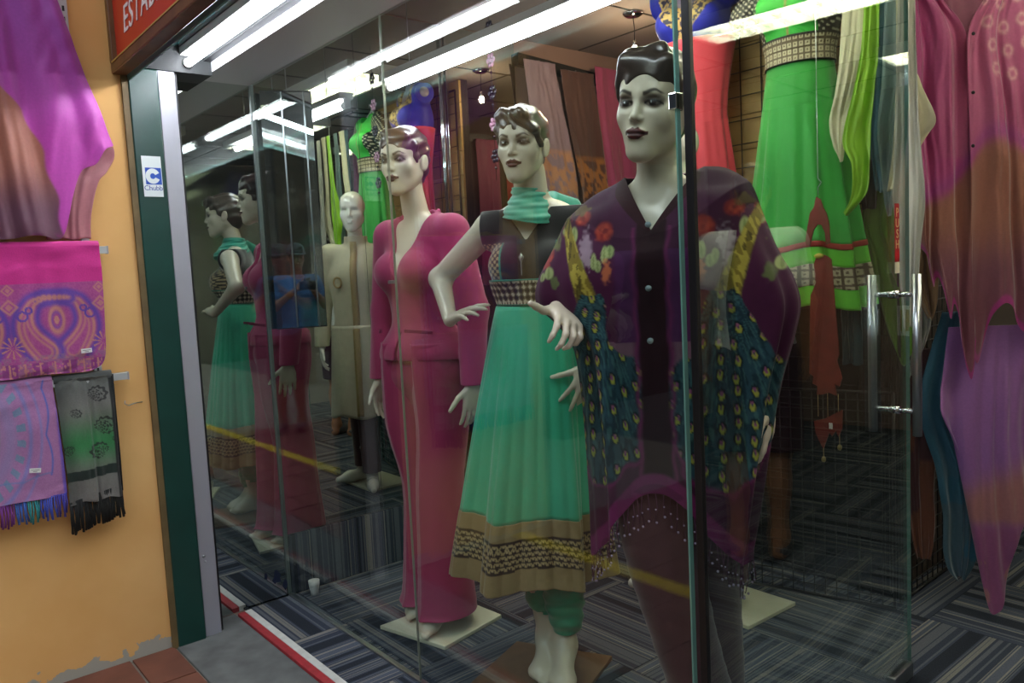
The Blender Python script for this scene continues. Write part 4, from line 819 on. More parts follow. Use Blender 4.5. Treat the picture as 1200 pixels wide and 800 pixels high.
for z in (1.384,1.248,1.135): MB().tube([(.006,-.172 if z<1.3 else -.152,z),(.006,-.180 if z<1.3 else -.160,z)],.0065,12).build('button',mat('grey shell button','8a9aa0',.2),kim)
# beaded fringe along the hem
hemr=Vk[-nP:]; fm=MB(); fb=MB()
for i in range(0,nP,4):
    p=hemr[i]; L_=random.uniform(.05,.075); fm.tube([p,(p[0]+random.uniform(-.004,.004),p[1]-.002,p[2]-L_*.5),(p[0]+random.uniform(-.006,.006),p[1]-.002,p[2]-L_)],.0011,4); fb.sphere((p[0]+.001,p[1]-.002,p[2]-L_),.0032,6,4); fb.sphere((p[0],p[1]-.002,p[2]-L_*.55),.0024,6,4)
tag(fm.build('fringe',mat('plum thread','4a1c3c',.7),kim),kind='stuff'); tag(fb.build('beads',mat('glass bead','9a8aa6',.08,coat=.6),kim),kind='stuff')
plate(K,[(-.16,-.20),(.20,-.20),(.20,.16),(-.16,.16)],.0155,MATS['white mannequin plate'])
# ---------------------------------------------------------------- the cream sherwani
SH=thing('mannequin','bald white mannequin in a cream sherwani coat with gold trim','mannequin',(-1.875,2.375,0),-50)
TS=[ell((0,.005,.95),(.165,.12,.13),.05), ell((0,0,1.12),(.145,.105,.16),.06), ell((0,.0,1.30),(.165,.115,.17),.06), cap((-.155,.012,1.44),(.155,.012,1.44),.055,.055,.05)]
wl,wrs=(-.235,-.05,.90),(.235,-.05,.90)
def shoe(P): return P
SB_=TS+neck((0,-.005,1.62))+arm((-.165,.012,1.44),(-.225,.02,1.18),wl)+arm((.165,.012,1.44),(.225,.02,1.18),wrs)+hand(wl,(0,-.2,-1),(.9,.2,0),1,curl=.3)+hand(wrs,(0,-.2,-1),(-.9,.2,0),-1,curl=.3)
for x,y,a in ((-.02,-.055,-12),(.07,.145,60)):
    d=np.array([math.sin(math.radians(a)),-math.cos(math.radians(a)),0]); A=np.array([x,y,.10]); SB_+=[cap(A+d*-.03+np.array([0,0,-.045]),A+d*.10+np.array([0,0,-.048]),.036,.034,.03),cap(A+d*.09+np.array([0,0,-.05]),A+d*.17+np.array([0,0,-.058]),.034,.020,.03),cap((x*.7,0,.9),A,.05,.036,.03)]
sdf_obj('body',SB_,.0050,M_wskin,SH)
_v,_f=sdf_mesh(head_prims(True)[:-4]+[],.0028); _v=relax(_v,_f,3); HB=npmesh('head',_v,_f); HB.materials.append(M_wskin); HB.polygons.foreach_set('use_smooth',[True]*len(HB.polygons))
add_head(SH,(0,-.03,1.70),0,0,0,1.04,HB)
M_sher=mat('cream brocade','bfb496',.55,sheen=.2,noise=(30,.07),weave=(400,.2))
def sh_post(X,Y,Z,D):
    nk=np.sqrt(X**2+(Y-.01)**2)-.060; nk=np.maximum(nk,1.47-Z); D=np.maximum(D,-nk); D=np.maximum(D,Z-1.555); return np.maximum(D,np.where(np.abs(X)<.175,.985-Z,.90-Z)+0*D)
SC=inflate(TS,.014)+[cap((0,.012,1.46),(0,.012,1.55),.072,.070,.02),cap((-.165,.012,1.45),(-.225,.02,1.18),.066,.058,.02),cap((-.225,.02,1.18),(-.235,-.05,.89),.057,.045,.02),cap((.165,.012,1.45),(.225,.02,1.18),.066,.058,.02),cap((.225,.02,1.18),(.235,-.05,.89),.057,.045,.02)]
sdf_obj('coat',SC,.0045,M_sher,SH,post=sh_post)
skirt(SH,np.linspace(1.02,.47,30),lambda z:(.178+.06*(1.02-z),.136+.075*(1.02-z)),M_sher,'coat_skirt',nphi=120,folds=4,amp=.03,seed=.4,solid=.003)
M_gold=mat('gold embroidery','a58a55',.45,.2,bump=(180,.6))
gt=MB(); rr=[]
for z in np.linspace(1.52,.48,60):
    y=-rad_at(inflate(TS,.014),z,np.array([1.5*math.pi]))[0] if z>1.0 else -(.136+.075*(1.02-z))*1.02
    if z>1.45: y=-.075
    rr.append([(-.020,y-.004,z),(.0,y-.007,z),(.020,y-.004,z)])
gt.loft(rr,closed=False); gt.build('gold_trim',M_gold,SH,solid=.004)
rm=MB()
for a in np.arange(24)*2*math.pi/24:
    rm.sphere((.10+.022*math.cos(a),-.118,1.28+.03*math.sin(a)),.006,6,4)
rm.build('gold_motif',M_gold,SH)
for x,y,s in ((-.02,-.055,1),(.07,.145,2)):
    trouser_leg(SH,[(x*.6,y*.2,.70,.075,.085),(x*.8,y*.6,.45,.068,.075),(x,y,.25,.060,.065),(x,y,.115,.056,.060)],'trouser_leg',M_cloth('wine churidar','4a1f24',.7),wr=.01,seed=s)
plate(SH,[(-.02,-.123),(.243,.188),(.027,.382),(-.24,.064)],.0155,MATS['white mannequin plate'])
# ================================================================ partition, racks and hanging goods inside
M_slat=mat('pale wood slat','a88a58',.6,noise=(10,.15)); M_wire=mat('black wire','0e0e0e',.45)
pt=struct(box('partition',mat('partition core','2a2622',.8),-2.28,-1.33,2.93,2.98,0,2.46),'low-lit partition faced with pale wood planks','partition')
for k in range(9):
    z0=1.18+.143*k; box('plank',M_slat,-2.28,-1.33,2.915,2.93,z0+.0015,min(z0+.1415,2.455),pt,.001)
box('dark_panel',mat('black laminate','0c0c0b',.8),-2.28,-1.33,2.912,2.93,.0,1.178,pt)
pw=struct(box('partition_return',mat('partition side','4a4038',.8),-1.42,-1.365,2.99,4.7,0,2.46),'inner wall running back from the partition','wall')
def wire_grid(label,loc,rz,w_,z0,z1,step):
    t=thing('wire_grid',label,'rack',loc,rz); mb=MB()
    for x in np.arange(0,w_+.001,step): mb.tube([(x,0,z0),(x,0,z1)],.0024,5)
    mb.build('upright_wires',M_wire,t); tag(t.children[-1],kind='stuff'); mb=MB()
    for z in np.arange(z0,z1+.001,step): mb.tube([(0,-.004,z),(w_,-.004,z)],.0024,5)
    tag(mb.build('cross_wires',M_wire,t),kind='stuff'); fr=MB().tube([(0,0,z0),(w_,0,z0)],.006,6).tube([(w_,0,z0),(w_,0,z1)],.006,6).tube([(w_,0,z1),(0,0,z1)],.006,6).tube([(0,0,z1),(0,0,z0)],.006,6); fr.build('frame',M_wire,t)
wire_grid('black wire grid panel against the pale wood partition',(-2.25,2.906,0),0,.90,.02,2.40,.0975)
wire_grid('black wire grid panel standing at the end of the partition beside the shawls',(-1.30,2.87,0),92,.50,.01,1.55,.05)
wire_grid('black wire grid panel in front of the dark lower partition',(-1.79,2.66,0),16,.52,.01,.80,.04)
# coral and blue dress on a bust form
CD=thing('coral_dress','coral dress with royal blue bodice on a grey bust form against the grid','dress',(-2.05,2.735,.94),14)
TT=torso(); sdf_obj('bust_form',TT+[cap((0,.018,1.44),(0,.01,1.56),.05,.046,.03)],.006,mat('grey bust form','8a8496',.4),CD,post=lambda X,Y,Z,D:np.maximum(D,np.maximum(Z-1.545,1.15-Z)+0*D))
def cd_post(X,Y,Z,D):
    u=np.maximum(np.sqrt((X/.085)**2+(np.maximum(1.50-Z,0)/.14)**2)-1,Y-.02)*.05; D=np.maximum(D,-u); D=np.maximum(D,np.abs(X)-.175); D=np.maximum(D,Z-1.488); return np.maximum(D,1.222-Z)
def cd_paint(V):
    x,y,z=V.T; c=np.tile(linA('1a22a8'),(len(V),1)); r=np.sqrt((x/.085)**2+(np.maximum(1.50-z,0)/.14)**2); g=(y<.02)*((r<1.62)+(np.abs(x)<.03)*(z>1.23))*1.; g=np.clip(g,0,1)
    c=mixc(c,g,linA('2a2440')); c=mixc(c,g*(vnoise(x*110,z*110,3)>.42),linA('b99a5a')); return mixc(c,(z<1.236)*1.,linA('b8b8c0'))
sdf_obj('bodice',inflate(TT,.011)+[cap((-.13,.012,1.437),(-.176,.012,1.43),.058,.056,.03),cap((.13,.012,1.437),(.176,.012,1.43),.058,.056,.03)],.004,mat('royal blue bodice','1a22a8',.6,paint=True,sheen=.2,noise=(60,.12)),CD,post=cd_post,paint=cd_paint)
skirt(CD,np.linspace(1.238,.46,40),lambda z:((.165-.045*math.sin(min(1,(1.238-z)/.34)*math.pi/2)+.12*max(0,.95-z)),(.120-.03*min(1,(1.238-z)/.2))),mat('coral georgette','d23a4a',.65,sheen=.3,noise=(5,.08),weave=(200,.2)),'skirt',nphi=160,folds=11,amp=.07,seed=.5)
# green dress on a hanger
GD=thing('green_dress','green sleeveless dress with black-and-cream brocade waistband on a hanger','dress',(-1.575,2.71,.86),6)
TG=torso()
def gd_post(X,Y,Z,D):
    u=np.maximum(np.sqrt((X/.06)**2+(np.maximum(1.50-Z,0)/.06)**2)-1,Y-.02)*.05; D=np.maximum(D,-u); D=np.maximum(D,Z-1.49); return np.maximum(D,1.19-Z)
def gd_paint(V):
    x,y,z=V.T; c=np.tile(linA('35b43c'),(len(V),1)); s=((np.abs(x)>.105+.12*(z-1.30))*(z>1.18))*1.; c=mixc(c,s,linA('15120f')); u,v=(x+z)/.022,(x-z)/.022
    dd=np.hypot(u-np.floor(u)-.5,v-np.floor(v)-.5)<.26; c=mixc(c,s*dd,linA('cfc7ae')); return mixc(c,(np.abs(x)<.005)*(z<1.44)*(y<0)*1.,linA('a08a4c'))
sdf_obj('bodice',inflate(TG,.008)+[cap((-.13,.012,1.437),(-.205,.0,1.34),.056,.060,.03),cap((.13,.012,1.437),(.205,.0,1.34),.056,.060,.03)],.0042,mat('green lace bodice','35b43c',.6,paint=True,noise=(200,.15)),GD,post=gd_post,paint=gd_paint)
def gb_paint(V):
    x,y,z=V.T; a=np.arctan2(y,x); u,v=a*.13/.026,(z-1.12)/.024; c=np.tile(linA('5a4a30'),(len(V),1)); fu,fv=u-np.floor(u)-.5,v-np.floor(v)-.5; c=mixc(c,(np.maximum(np.abs(fu),np.abs(fv))<.36)*1.,linA('cabfa0')); c=mixc(c,(np.hypot(fu,fv)<.14)*1.,linA('6a5838')); return mixc(c,((z<1.126)+(z>1.208))*1.,linA('1a120c'))
fitted('waistband',TG,np.linspace(1.12,1.215,30),.015,mat('brocade waistband','888888',.6,paint=True),GD,nphi=300,paint=gb_paint)
M_gg=mat('green georgette','2fa63a',.6,sheen=.3,noise=(4,.1),weave=(200,.25)); gp=lambda z:(.118+.085*(1.13-z)/.6,.088+.05*(1.13-z)/.6); gk=dict(folds=12,amp=.11,seed=.9,hem=lambda z:np.clip((1.13-z)/.86,0,1))
skirt(GD,np.linspace(1.135,.475,40),gp,M_gg,'skirt',nphi=200,**gk); skirt(GD,np.linspace(.482,.462,4),lambda z:tuple(v+.003 for v in gp(z)),mat('red piping','a02218',.6),'red_piping',nphi=200,**gk)
skirt(GD,np.linspace(.465,.40,6),gp,mat('lime satin','5ec428',.45,sheen=.2),'lime_band',nphi=200,**gk)
def hb_paint(V,phi):
    z=V[:,2]; u,v=phi*.17/.03,z/.03; c=np.tile(linA('4a3a28'),(len(V),1)); fu,fv=u-np.floor(u)-.5,v-np.floor(v)-.5; c=mixc(c,(np.maximum(np.abs(fu),np.abs(fv))<.36)*1.,linA('b8ac90')); return mixc(c,(np.hypot(fu,fv)<.15)*1.,linA('5a4a34'))
skirt(GD,np.linspace(.402,.325,24),lambda z:tuple(v+.002 for v in gp(z)),mat('brocade hem','888888',.6,paint=True),'hem_band',nphi=400,paint=hb_paint,**gk)
skirt(GD,np.linspace(.328,.255,8),gp,MATS['lime satin'],'lime_foot',nphi=200,**gk)
MB().tube([(-.15,.01,1.47),(-.05,.01,1.50),(0,.01,1.52),(.05,.01,1.50),(.15,.01,1.47)],.007,8).tube([(0,.01,1.52),(0,.01,1.555),(.02,.01,1.57),(.03,.01,1.55)],.0025,6).build('hanger',M_white,GD)
def hang(name,label,cat,rows,m,base,rz,folds,amp,seed,paint=None,nr=60,nc=36,group=None,y0=0,**kw):
    t=thing(name,label,cat,(base[0],base[1],0),rz,group); cloth('cloth',rows,m,t,folds=folds,amp=amp,seed=seed,paint=paint,nr=nr,nc=nc,y0=y0,**kw); return t
def silk(c,r=.55): return mat('silk '+c,c,r,sheen=.35,noise=(12,.08),weave=(260,.2))
hang('chiffon_scarf','cream chiffon scarf hanging beside the green dress','scarf',[(2.289, -1.357, -1.285), (1.998, -1.379, -1.3), (1.863, -1.396, -1.32), (1.755, -1.422, -1.353), (1.676, -1.409, -1.36), (1.616, -1.384, -1.369)],silk('cfc8a8'),(0,2.63),0,1.5,.02,1)
hang('chiffon_scarf','black chiffon scarf hanging between the cream and lime scarves','scarf',[(2.353, -1.405, -1.337), (1.984, -1.411, -1.347), (1.616, -1.432, -1.358), (1.458, -1.421, -1.368)],silk('15181a'),(0,2.855),0,1.5,.010,2)
hang('chiffon_scarf','lime green chiffon scarf with pointed end hanging beside the cream one','scarf',[(2.268, -1.258, -1.215), (1.968, -1.279, -1.222), (1.839, -1.308, -1.231), (1.68, -1.348, -1.244), (1.59, -1.317, -1.249), (1.494, -1.321, -1.263), (1.431, -1.34, -1.326)],silk('8fc416'),(0,2.575),0,1.3,.02,3)
hang('chiffon_scarf','teal blue chiffon scarf hanging beside the lime one','scarf',[(2.315, -1.287, -1.226), (1.96, -1.294, -1.223), (1.794, -1.301, -1.22), (1.669, -1.308, -1.224), (1.503, -1.289, -1.24)],silk('25616e'),(0,2.70),0,1.6,.02,4)
hang('chiffon_scarf','pale grey-blue chiffon scarf hanging beside the teal one','scarf',[(2.296, -1.23, -1.166), (1.898, -1.245, -1.166), (1.698, -1.26, -1.186), (1.499, -1.245, -1.205), (1.42, -1.23, -1.22)],silk('7f989c'),(0,2.65),0,1.5,.015,5)
hang('chiffon_scarf','ivory chiffon scarf with a wide pointed end beside the magenta blouse','scarf',[(2.274, -1.173, -1.11), (1.92, -1.173, -1.125), (1.816, -1.173, -1.1), (1.704, -1.178, -1.056), (1.651, -1.183, -1.081), (1.592, -1.193, -1.12), (1.495, -1.207, -1.178)],silk('d8cfae'),(0,2.59),0,1.0,.012,6)
hang('chiffon_scarf','olive green chiffon scarf with pointed end hanging low behind the door handle','scarf',[(1.672, -1.416, -1.277), (1.579, -1.406, -1.282), (1.409, -1.435, -1.311), (1.3, -1.406, -1.282), (1.199, -1.389, -1.266), (1.052, -1.354, -1.23), (0.969, -1.323, -1.241), (0.892, -1.29, -1.282)],silk('5f8c1e'),(0,2.875),0,2.0,.010,7)
hang('chiffon_scarf','white organza scarf hanging low beside the door handle','scarf',[(2.25,-1.15,-1.10),(1.95,-1.155,-1.10),(1.7,-1.16,-1.09), (1.492, -1.165, -1.074), (1.348, -1.16, -1.083), (1.204, -1.15, -1.093), (1.06, -1.141, -1.102)],silk('a9a79a'),(0,2.55),0,1.5,.012,8)
hang('folded_shawl','dark teal shawl hanging under the green dress','shawl',[(1.24,-1.46,-1.38),(1.1,-1.465,-1.385),(.90,-1.46,-1.385)],silk('14424e'),(0,2.78),0,1.5,.02,9)
# blouse and shawls at the partition end
BB=(-1.066,2.906)
def bl_paint(u,v,x,z):
    c=np.tile(linA('a53a78'),(len(u),1)); c=mixc(c,smooth01(x,-.16,-.02)*(z>1.6)*.35,linA('a0606e')); edge=1.62-.55*np.clip(x+.02,-.3,.05)*(-1.)-.25*np.clip(-x,0,.3)*2.2+.03*np.sin(25*x); m=smooth01(edge-z,0,.05); lo=np.tile(linA('8e5748'),(len(u),1)); lo=mixc(lo,smooth01(-z,-1.40,-1.2),linA('6f3a48')); c=c*(1-m[:,None])+lo*m[:,None]
    c=mixc(c,np.exp(-((z-edge)/.03)**2)*.6,linA('8a2a7c')); rg=np.zeros(len(u))
    for k in range(16):
        cx,cz=.02+.05*(k%4)+.012*(k//4),2.10-.075*(k//4)-.02*(k%2); d=np.sqrt(spot(x,z,cx,cz,.012,.016)); rg=np.maximum(rg,np.exp(-((d-1)*2.8)**2))
    c=mixc(c,rg*.7,linA('c99a9c')); return mixc(c,smooth01(v,.955,.97)*.9,linA('9a1f72'))
t=thing('silk_blouse','magenta and brown silk kaftan blouse with pale rings and black buttons on a hanger','blouse',(*BB,0),40)
cloth('front_panel',[(2.18,-.185,-.125),(2.132,-.205,-.105),(2.0,-.218,-.027),(1.79,-.215,-.020),(1.60,-.20,-.012),(1.42,-.19,-.006),(1.28,-.175,.0)],M_silk,t,folds=2.4,amp=.030,seed=3,nr=170,nc=90,paint=bl_paint,drift=.2,wob=.02,hem=[(0,.05),(.12,-.0),(.25,-.10),(.36,-.07),(.52,-.22),(.62,-.17),(.8,-.33),(.93,-.43),(1,-.30)])
cloth('front_panel',[(2.18,.07,.13),(2.132,.045,.165),(2.0,-.030,.205),(1.79,-.025,.27),(1.616,-.02,.31),(1.44,-.015,.34),(1.27,-.012,.355)],M_silk,t,folds=2.6,amp=.028,seed=6,nr=170,nc=110,paint=bl_paint,drift=.2,wob=.02,y0=-.008,hem=[(0,-.28),(.08,-.36),(.2,-.20),(.32,-.16),(.45,-.26),(.55,-.22),(.7,-.06),(.85,-.16),(1,-.05)])
cloth('back_panel',[(2.19,-.14,.12),(2.1,-.16,.17),(1.8,-.15,.25),(1.5,-.13,.30),(1.35,-.08,.30)],M_silk,t,folds=3,amp=.02,seed=8,nr=60,nc=50,paint=lambda u,v,x,z:np.tile(linA('7d3352'),(len(u),1)),y0=.05)
for z in (1.985,1.80,1.63): MB().sphere((-.022,-.052,z),.006,8,6,(1,.5,1)).build('button',M_black,t)
hang('chiffon_blouse','cream and lime chiffon blouse hanging behind the magenta blouse','blouse',[(2.25,-.14,.10),(2.1,-.15,.12),(1.9,-.14,.14),(1.6,-.12,.14)],M_silk,(-1.13,3.0),40,3,.015,4,paint=lambda u,v,x,z:np.where((np.sin(x*60)>.3)[:,None],linA('8fc05a'),linA('d6cda4')))
def vi_paint(u,v,x,z):
    c=np.tile(linA('8d5a96'),(len(u),1)); m=smooth01(.62-z-.5*np.abs(x-.16),0,.12)*smooth01(z,.30,.36); c=mixc(c,m*.75,linA('a06a52')); c=mixc(c,smooth01(.36-z,0,.06),linA('8a4a74')); c=mixc(c,(z<.2)*(vnoise(x*14,z*14)>.5)*.6,linA('a07060')); return mixc(c,smooth01(.72-z,-.02,.02)*(x<-.05)*.3,linA('6a4a90'))
hang('silk_shawl','long violet silk shawl with brown patches reaching nearly to the carpet','shawl',[(1.03,-.095,.31),(.90,-.112,.31),(.80,-.128,.31),(.722,-.130,.31),(.64,-.095,.31),(.56,-.06,.31)],M_silk,(-1.075,2.97),40,3.0,.034,2,paint=vi_paint,nr=140,nc=130,drift=.2,hem=[(0,.02),(.08,-.06),(.16,-.34),(.24,-.53),(.33,-.535),(.40,-.45),(.47,-.30),(.58,-.20),(.66,-.28),(.78,-.38),(.9,-.36),(1,-.30)])
hang('silk_shawl','teal blue silk shawl hanging beside the violet one','shawl',[(1.08,-.106,.006),(.92,-.15,.0),(.756,-.188,-.022),(.64,-.165,-.02),(.537,-.135,.007),(.44,-.12,.01),(.348,-.106,.013),(.221,-.107,.008),(.15,-.09,-.01),(.115,-.06,-.03)],M_silk,(-1.105,3.012),40,1.6,.03,5,paint=lambda u,v,x,z:mixc(np.tile(linA('1f5468'),(len(u),1)),smooth01(-z,-.62,-.35)*.7*(vnoise(x*9,z*9)>.3),linA('3c5058')),nr=80)
hang('silk_shawl','dark maroon silk shawl hanging in front of the small wire grid','shawl',[(.95,-.21,-.10),(.726,-.22,-.106),(.475,-.216,-.121),(.284,-.199,-.121),(.171,-.179,-.135)],M_silk,(-1.125,3.035),40,2,.010,6,paint=lambda u,v,x,z:mixc(np.tile(linA('3a1418'),(len(u),1)),(vnoise(x*14,z*10)>.6)*.6,linA('6a3a1c')))
hang('chiffon_scarf','grey-white organza scarf with pointed end under the magenta blouse','scarf',[(1.30,-.20,-.10),(1.187,-.19,-.11),(1.034,-.178,-.106),(.942,-.170,-.134),(.851,-.185,-.168)],silk('9a9c98'),(-1.145,3.02),40,1.4,.02,8)
hang('chiffon_scarf','gold-brown organza scarf between the ivory scarf and the magenta blouse','scarf',[(1.45,-.215,-.12),(1.3,-.21,-.115),(1.2,-.19,-.105),(1.10,-.15,-.11),(1.06,-.13,-.12)],silk('8a6a44'),(-1.10,2.96),40,1.4,.02,3)
cdp=thing('display_card','small white display card with yellow panels below the magenta blouse','card',(-1.00,3.06,.985),40); box('card',M_white,.02,.30,-.004,.004,-.02,.10,cdp)
for k in range(3): box('yellow_panel',mat('yellow print','b98a1c',.5),.035+.085*k,.105+.085*k,-.006,-.004,0,.085,cdp)
rk=thing('garment_rail','black steel rail carrying the chiffon scarves','rail',(0,2.665,2.40)); MB().tube([(-1.42,0,0),(-1.12,0,0)],.008,10).build('bar',M_wire,rk); MB().tube([(-1.41,0,0),(-1.41,.24,0)],.006,8).build('arm',M_wire,rk); MB().tube([(-1.28,0,0),(-1.28,.24,0)],.006,8).build('arm',M_wire,rk)
# red leather puppet
PU=thing('leather_puppet','red leather puppet ornament in three cut-out pieces hanging on strings','ornament',(-1.395,2.5,1.495),0)
M_lea=mat('red leather','7d2a1e',.45,noise=(25,.18),bump=(70,.15))
def cut(name,pts):
    n=len(pts); P2=[((x-960)*.0029,(230-y)*.00288) for x,y in pts]; bm=bmesh.new(); f=bm.faces.new([bm.verts.new((x,0,z)) for x,z in P2]); bmesh.ops.triangulate(bm,faces=[f]); me=bpy.data.meshes.new(name); bm.to_mesh(me); bm.free(); o=obj(name,me,M_lea,PU,False,solid=.006); return o
cut('arch_piece',[(958,230),(963,234),(966,243),(970,250),(973,262),(974,284),(969,286),(968,272),(964,263),(959,262),(954,268),(951,278),(949,287),(944,284),(945,272),(948,258),(950,248),(955,242)])
cut('figure_piece',[(962,296),(970,299),(975,303),(974,312),(969,318),(971,330),(975,345),(974,372),(976,385),(978,398),(983,412),(980,420),(986,440),(983,450),(977,447),(979,461),(970,458),(963,461),(955,462),(957,452),(950,449),(953,441),(946,437),(952,428),(947,420),(951,410),(947,404),(955,398),(954,386),(959,375),(952,362),(949,345),(954,342),(958,352),(960,338),(955,325),(954,308),(957,299)])
cut('skirt_piece',[(986,477),(985,500),(981,509),(978,502),(973,510),(970,505),(962,526),(957,517),(953,508),(951,494),(966,489)])
for x in (956,968,981): MB().tube([((x-960)*.0029,0,(230-459)*.00288),((x-960)*.0029,0,(230-488)*.00288)],.0012,5).build('string',mat('twine','a58a5c',.9),PU)
for x,y in ((962,527),(982,510)):
    MB().tube([((x-960)*.0029,0,(230-y+4)*.00288),((x-960)*.0029,0,(230-y-14)*.00288)],.0012,5).build('string',MATS['twine'],PU); MB().sphere(((x-960)*.0029,0,(230-y-12)*.00288),.008,8,6,(1,1,1.3)).build('brass_bead',mat('brass bead','b09a62',.3,.7),PU)
MB().sphere((.002,-.004,-.197),.018,8,4,(1,.3,.5)).build('gilt_flower',mat('gilt flower','c8b23a',.5),PU); box('price_tag',MATS['white tag'],.03,.042,-.006,-.004,-.78,-.76,PU)
MB().tube([(0,0,0),(0,0,.03),(.012,0,.045),(.0,0,.06),(0,0,.96)],.0014,5).build('cord',M_steel,PU)
# scarves on the mauve side wall
def shade(c1,c2,zz,fn=None):
    def f(u,v,x,z):
        c=np.tile(linA(c1),(len(u),1)); m=smooth01(zz-z,0,.01); p=vnoise(u*9+3,z*38,5)*.6+vnoise(u*22,z*80,2)*.4; c=mixc(c,m*smooth01(p,.42,.52),linA(c2)); return mixc(c,(np.abs(z-zz)<.012)*.5,linA(c2))
    return f
rl=thing('scarf_rail','black scarf rail on the mauve side wall','rail',(-3.085,2.665,2.352),90); MB().add([(0,-.012,-.03),(1.05,-.012,-.10),(1.05,.02,-.10),(0,.02,-.03),(0,-.012,.03),(1.05,-.012,-.04),(1.05,.02,-.04),(0,.02,.03)],[(3,2,1,0),(4,5,6,7),(0,1,5,4),(1,2,6,5),(2,3,7,6),(3,0,4,7)]).build('board',M_black,rl,False)
for k in range(4): MB().sphere((.12+.26*k,-.03,-.005-.018*k),.008,8,6).build('clip',M_chrome,rl)
WB=(-3.045,0)
hang('brocade_scarf','grey scarf with copper brocade end on the mauve wall rail','scarf',[(2.345,2.672,2.885),(2.112,2.70,2.93),(1.766,2.73,3.0),(1.4,2.75,3.02)],M_silk,WB,90,1.6,.014,1,paint=shade('84707a','b08058',1.90),nr=90,nc=40)
hang('brocade_scarf','dark brown scarf with gold brocade end on the mauve wall rail','scarf',[(2.325,2.925,3.165),(2.043,2.965,3.20),(1.682,3.03,3.25),(1.4,3.05,3.27)],M_silk,WB,90,1.6,.014,2,paint=shade('4a2a20','9a6428',1.88),nr=90,nc=40)
hang('brocade_scarf','rose pink scarf with pale gold end on the mauve wall rail','scarf',[(2.37,3.175,3.43),(2.061,3.20,3.46),(1.736,3.25,3.50),(1.4,3.26,3.52)],M_silk,WB,90,1.6,.014,3,paint=shade('a04066','c09a78',1.72),nr=90,nc=40)
hang('brocade_scarf','deep pink scarf next to the rose pink one on the mauve wall rail','scarf',[(2.28,3.47,3.70),(2.0,3.51,3.72),(1.4,3.57,3.77)],M_silk,WB,90,1.6,.014,4,paint=shade('a83a70','c09a78',1.6),nr=60,nc=40)
rl2=thing('scarf_rail','black scarf rail on the inner wall behind the partition','rail',(-1.41,4.5,2.30),-90); MB().box(0,1.25,-.015,.015,-.03,.03).build('board',M_black,rl2,False)
for k,(c,n_) in enumerate((('8a4a86','purple'),('b01420','bright red'),('a85078','dusty pink'),('a03a60','raspberry'))):
    hang('plain_scarf',n_+' scarf hanging on the inner wall behind the partition','scarf',[(2.29,.05+.28*k,.27+.28*k),(1.8,.06+.28*k,.27+.28*k),(1.2,.06+.28*k,.28+.28*k)],silk(c),(-1.44,4.5),-90,1.5,.012,k)
# flower garlands
for (x,y),n_ in (((-2.62,2.12),'garland of dark and pink glass flowers hanging near the mirror'),):
    t=thing('flower_garland',n_,'garland',(x,y,2.46)); MB().tube([(0,0,0),(0,0,-.78)],.0012,5).build('string',M_black,t)
    for k in range(5):
        z=-.16-.13*k; pet=MB()
        for a in range(6): pet.sphere((.020*math.cos(a*math.pi/3),0,z+.020*math.sin(a*math.pi/3)),.011,6,4,(1,.4,1))
        pet.sphere((0,0,z),.009,6,4,(1,.8,1)); pet.build('flower',mat('pink glass flower','a87a90',.2) if k%2 else mat('dark glass flower','2c2430',.2),t); MB().sphere((0,0,z-.05),.006,6,4).build('bead',mat('dark bead','3a3038',.2),t)
# mirror facets on the corner column
nrm=Vector((.902,-.431,0)); fm_=thing('facet_mirror','narrow two-pane hanging mirror in the window corner reflecting the photographer','mirror',(-3.03,1.402,0),math.degrees(math.atan2(.902,.431)))
for a,b in ((-.104,-.026),(-.018,.062),(.066,.092)): box('mirror_pane',mat('clear mirror','a8acac',.01,1),a,b,-.004,.0,1.115,2.05,fm_)
for x in (-.022,.064): box('mirror_strip',M_steel,x-.004,x+.002,-.007,.0,1.115,2.05,fm_)
box('mirror_back',mat('mirror board','23262a',.7),-.104,.094,.0,.006,1.11,2.055,fm_)
MB().tube([(0,.003,2.05),(0,.003,2.46)],.003,6).build('hanging_rod',M_steel,fm_)
cp=thing('plastic_cup','small white plastic cup on the carpet inside the window corner','cup',(-3.02,1.36,0)); MB().loft([[(r*math.cos(a),r*math.sin(a),z) for a in np.arange(14)*2*math.pi/14] for r,z in ((.016,.001),(.017,.02),(.022,.045),(.0235,.062),(.018,.064))],cap0=True,cap1=True).build('shell',M_white,cp)
for x,y,z,s in ((0,1.235,.085,1.),(0,1.27,.05,.6),(0,1.19,.105,.5)):
    o=MB(); pts=[(.0,(.5+.5*random.random())*.022*s*math.cos(a),(.5+.9*random.random())*.03*s*math.sin(a)) for a in np.arange(11)*2*math.pi/11]; bmv=[(0,0,0)]+pts
    t=tag(o.add(bmv,[(0,1+i,1+(i+1)%11) for i in range(11)]).build('paint_smear',mat('navy paint','16203a',.5),None,False,solid=.001),('large' if s==1. else 'small' if s==.6 else 'faint upper')+' navy blue paint smear on the mirrored side panel','stain','navy smears on the side panel'); t.location=(-3.099,y,z)
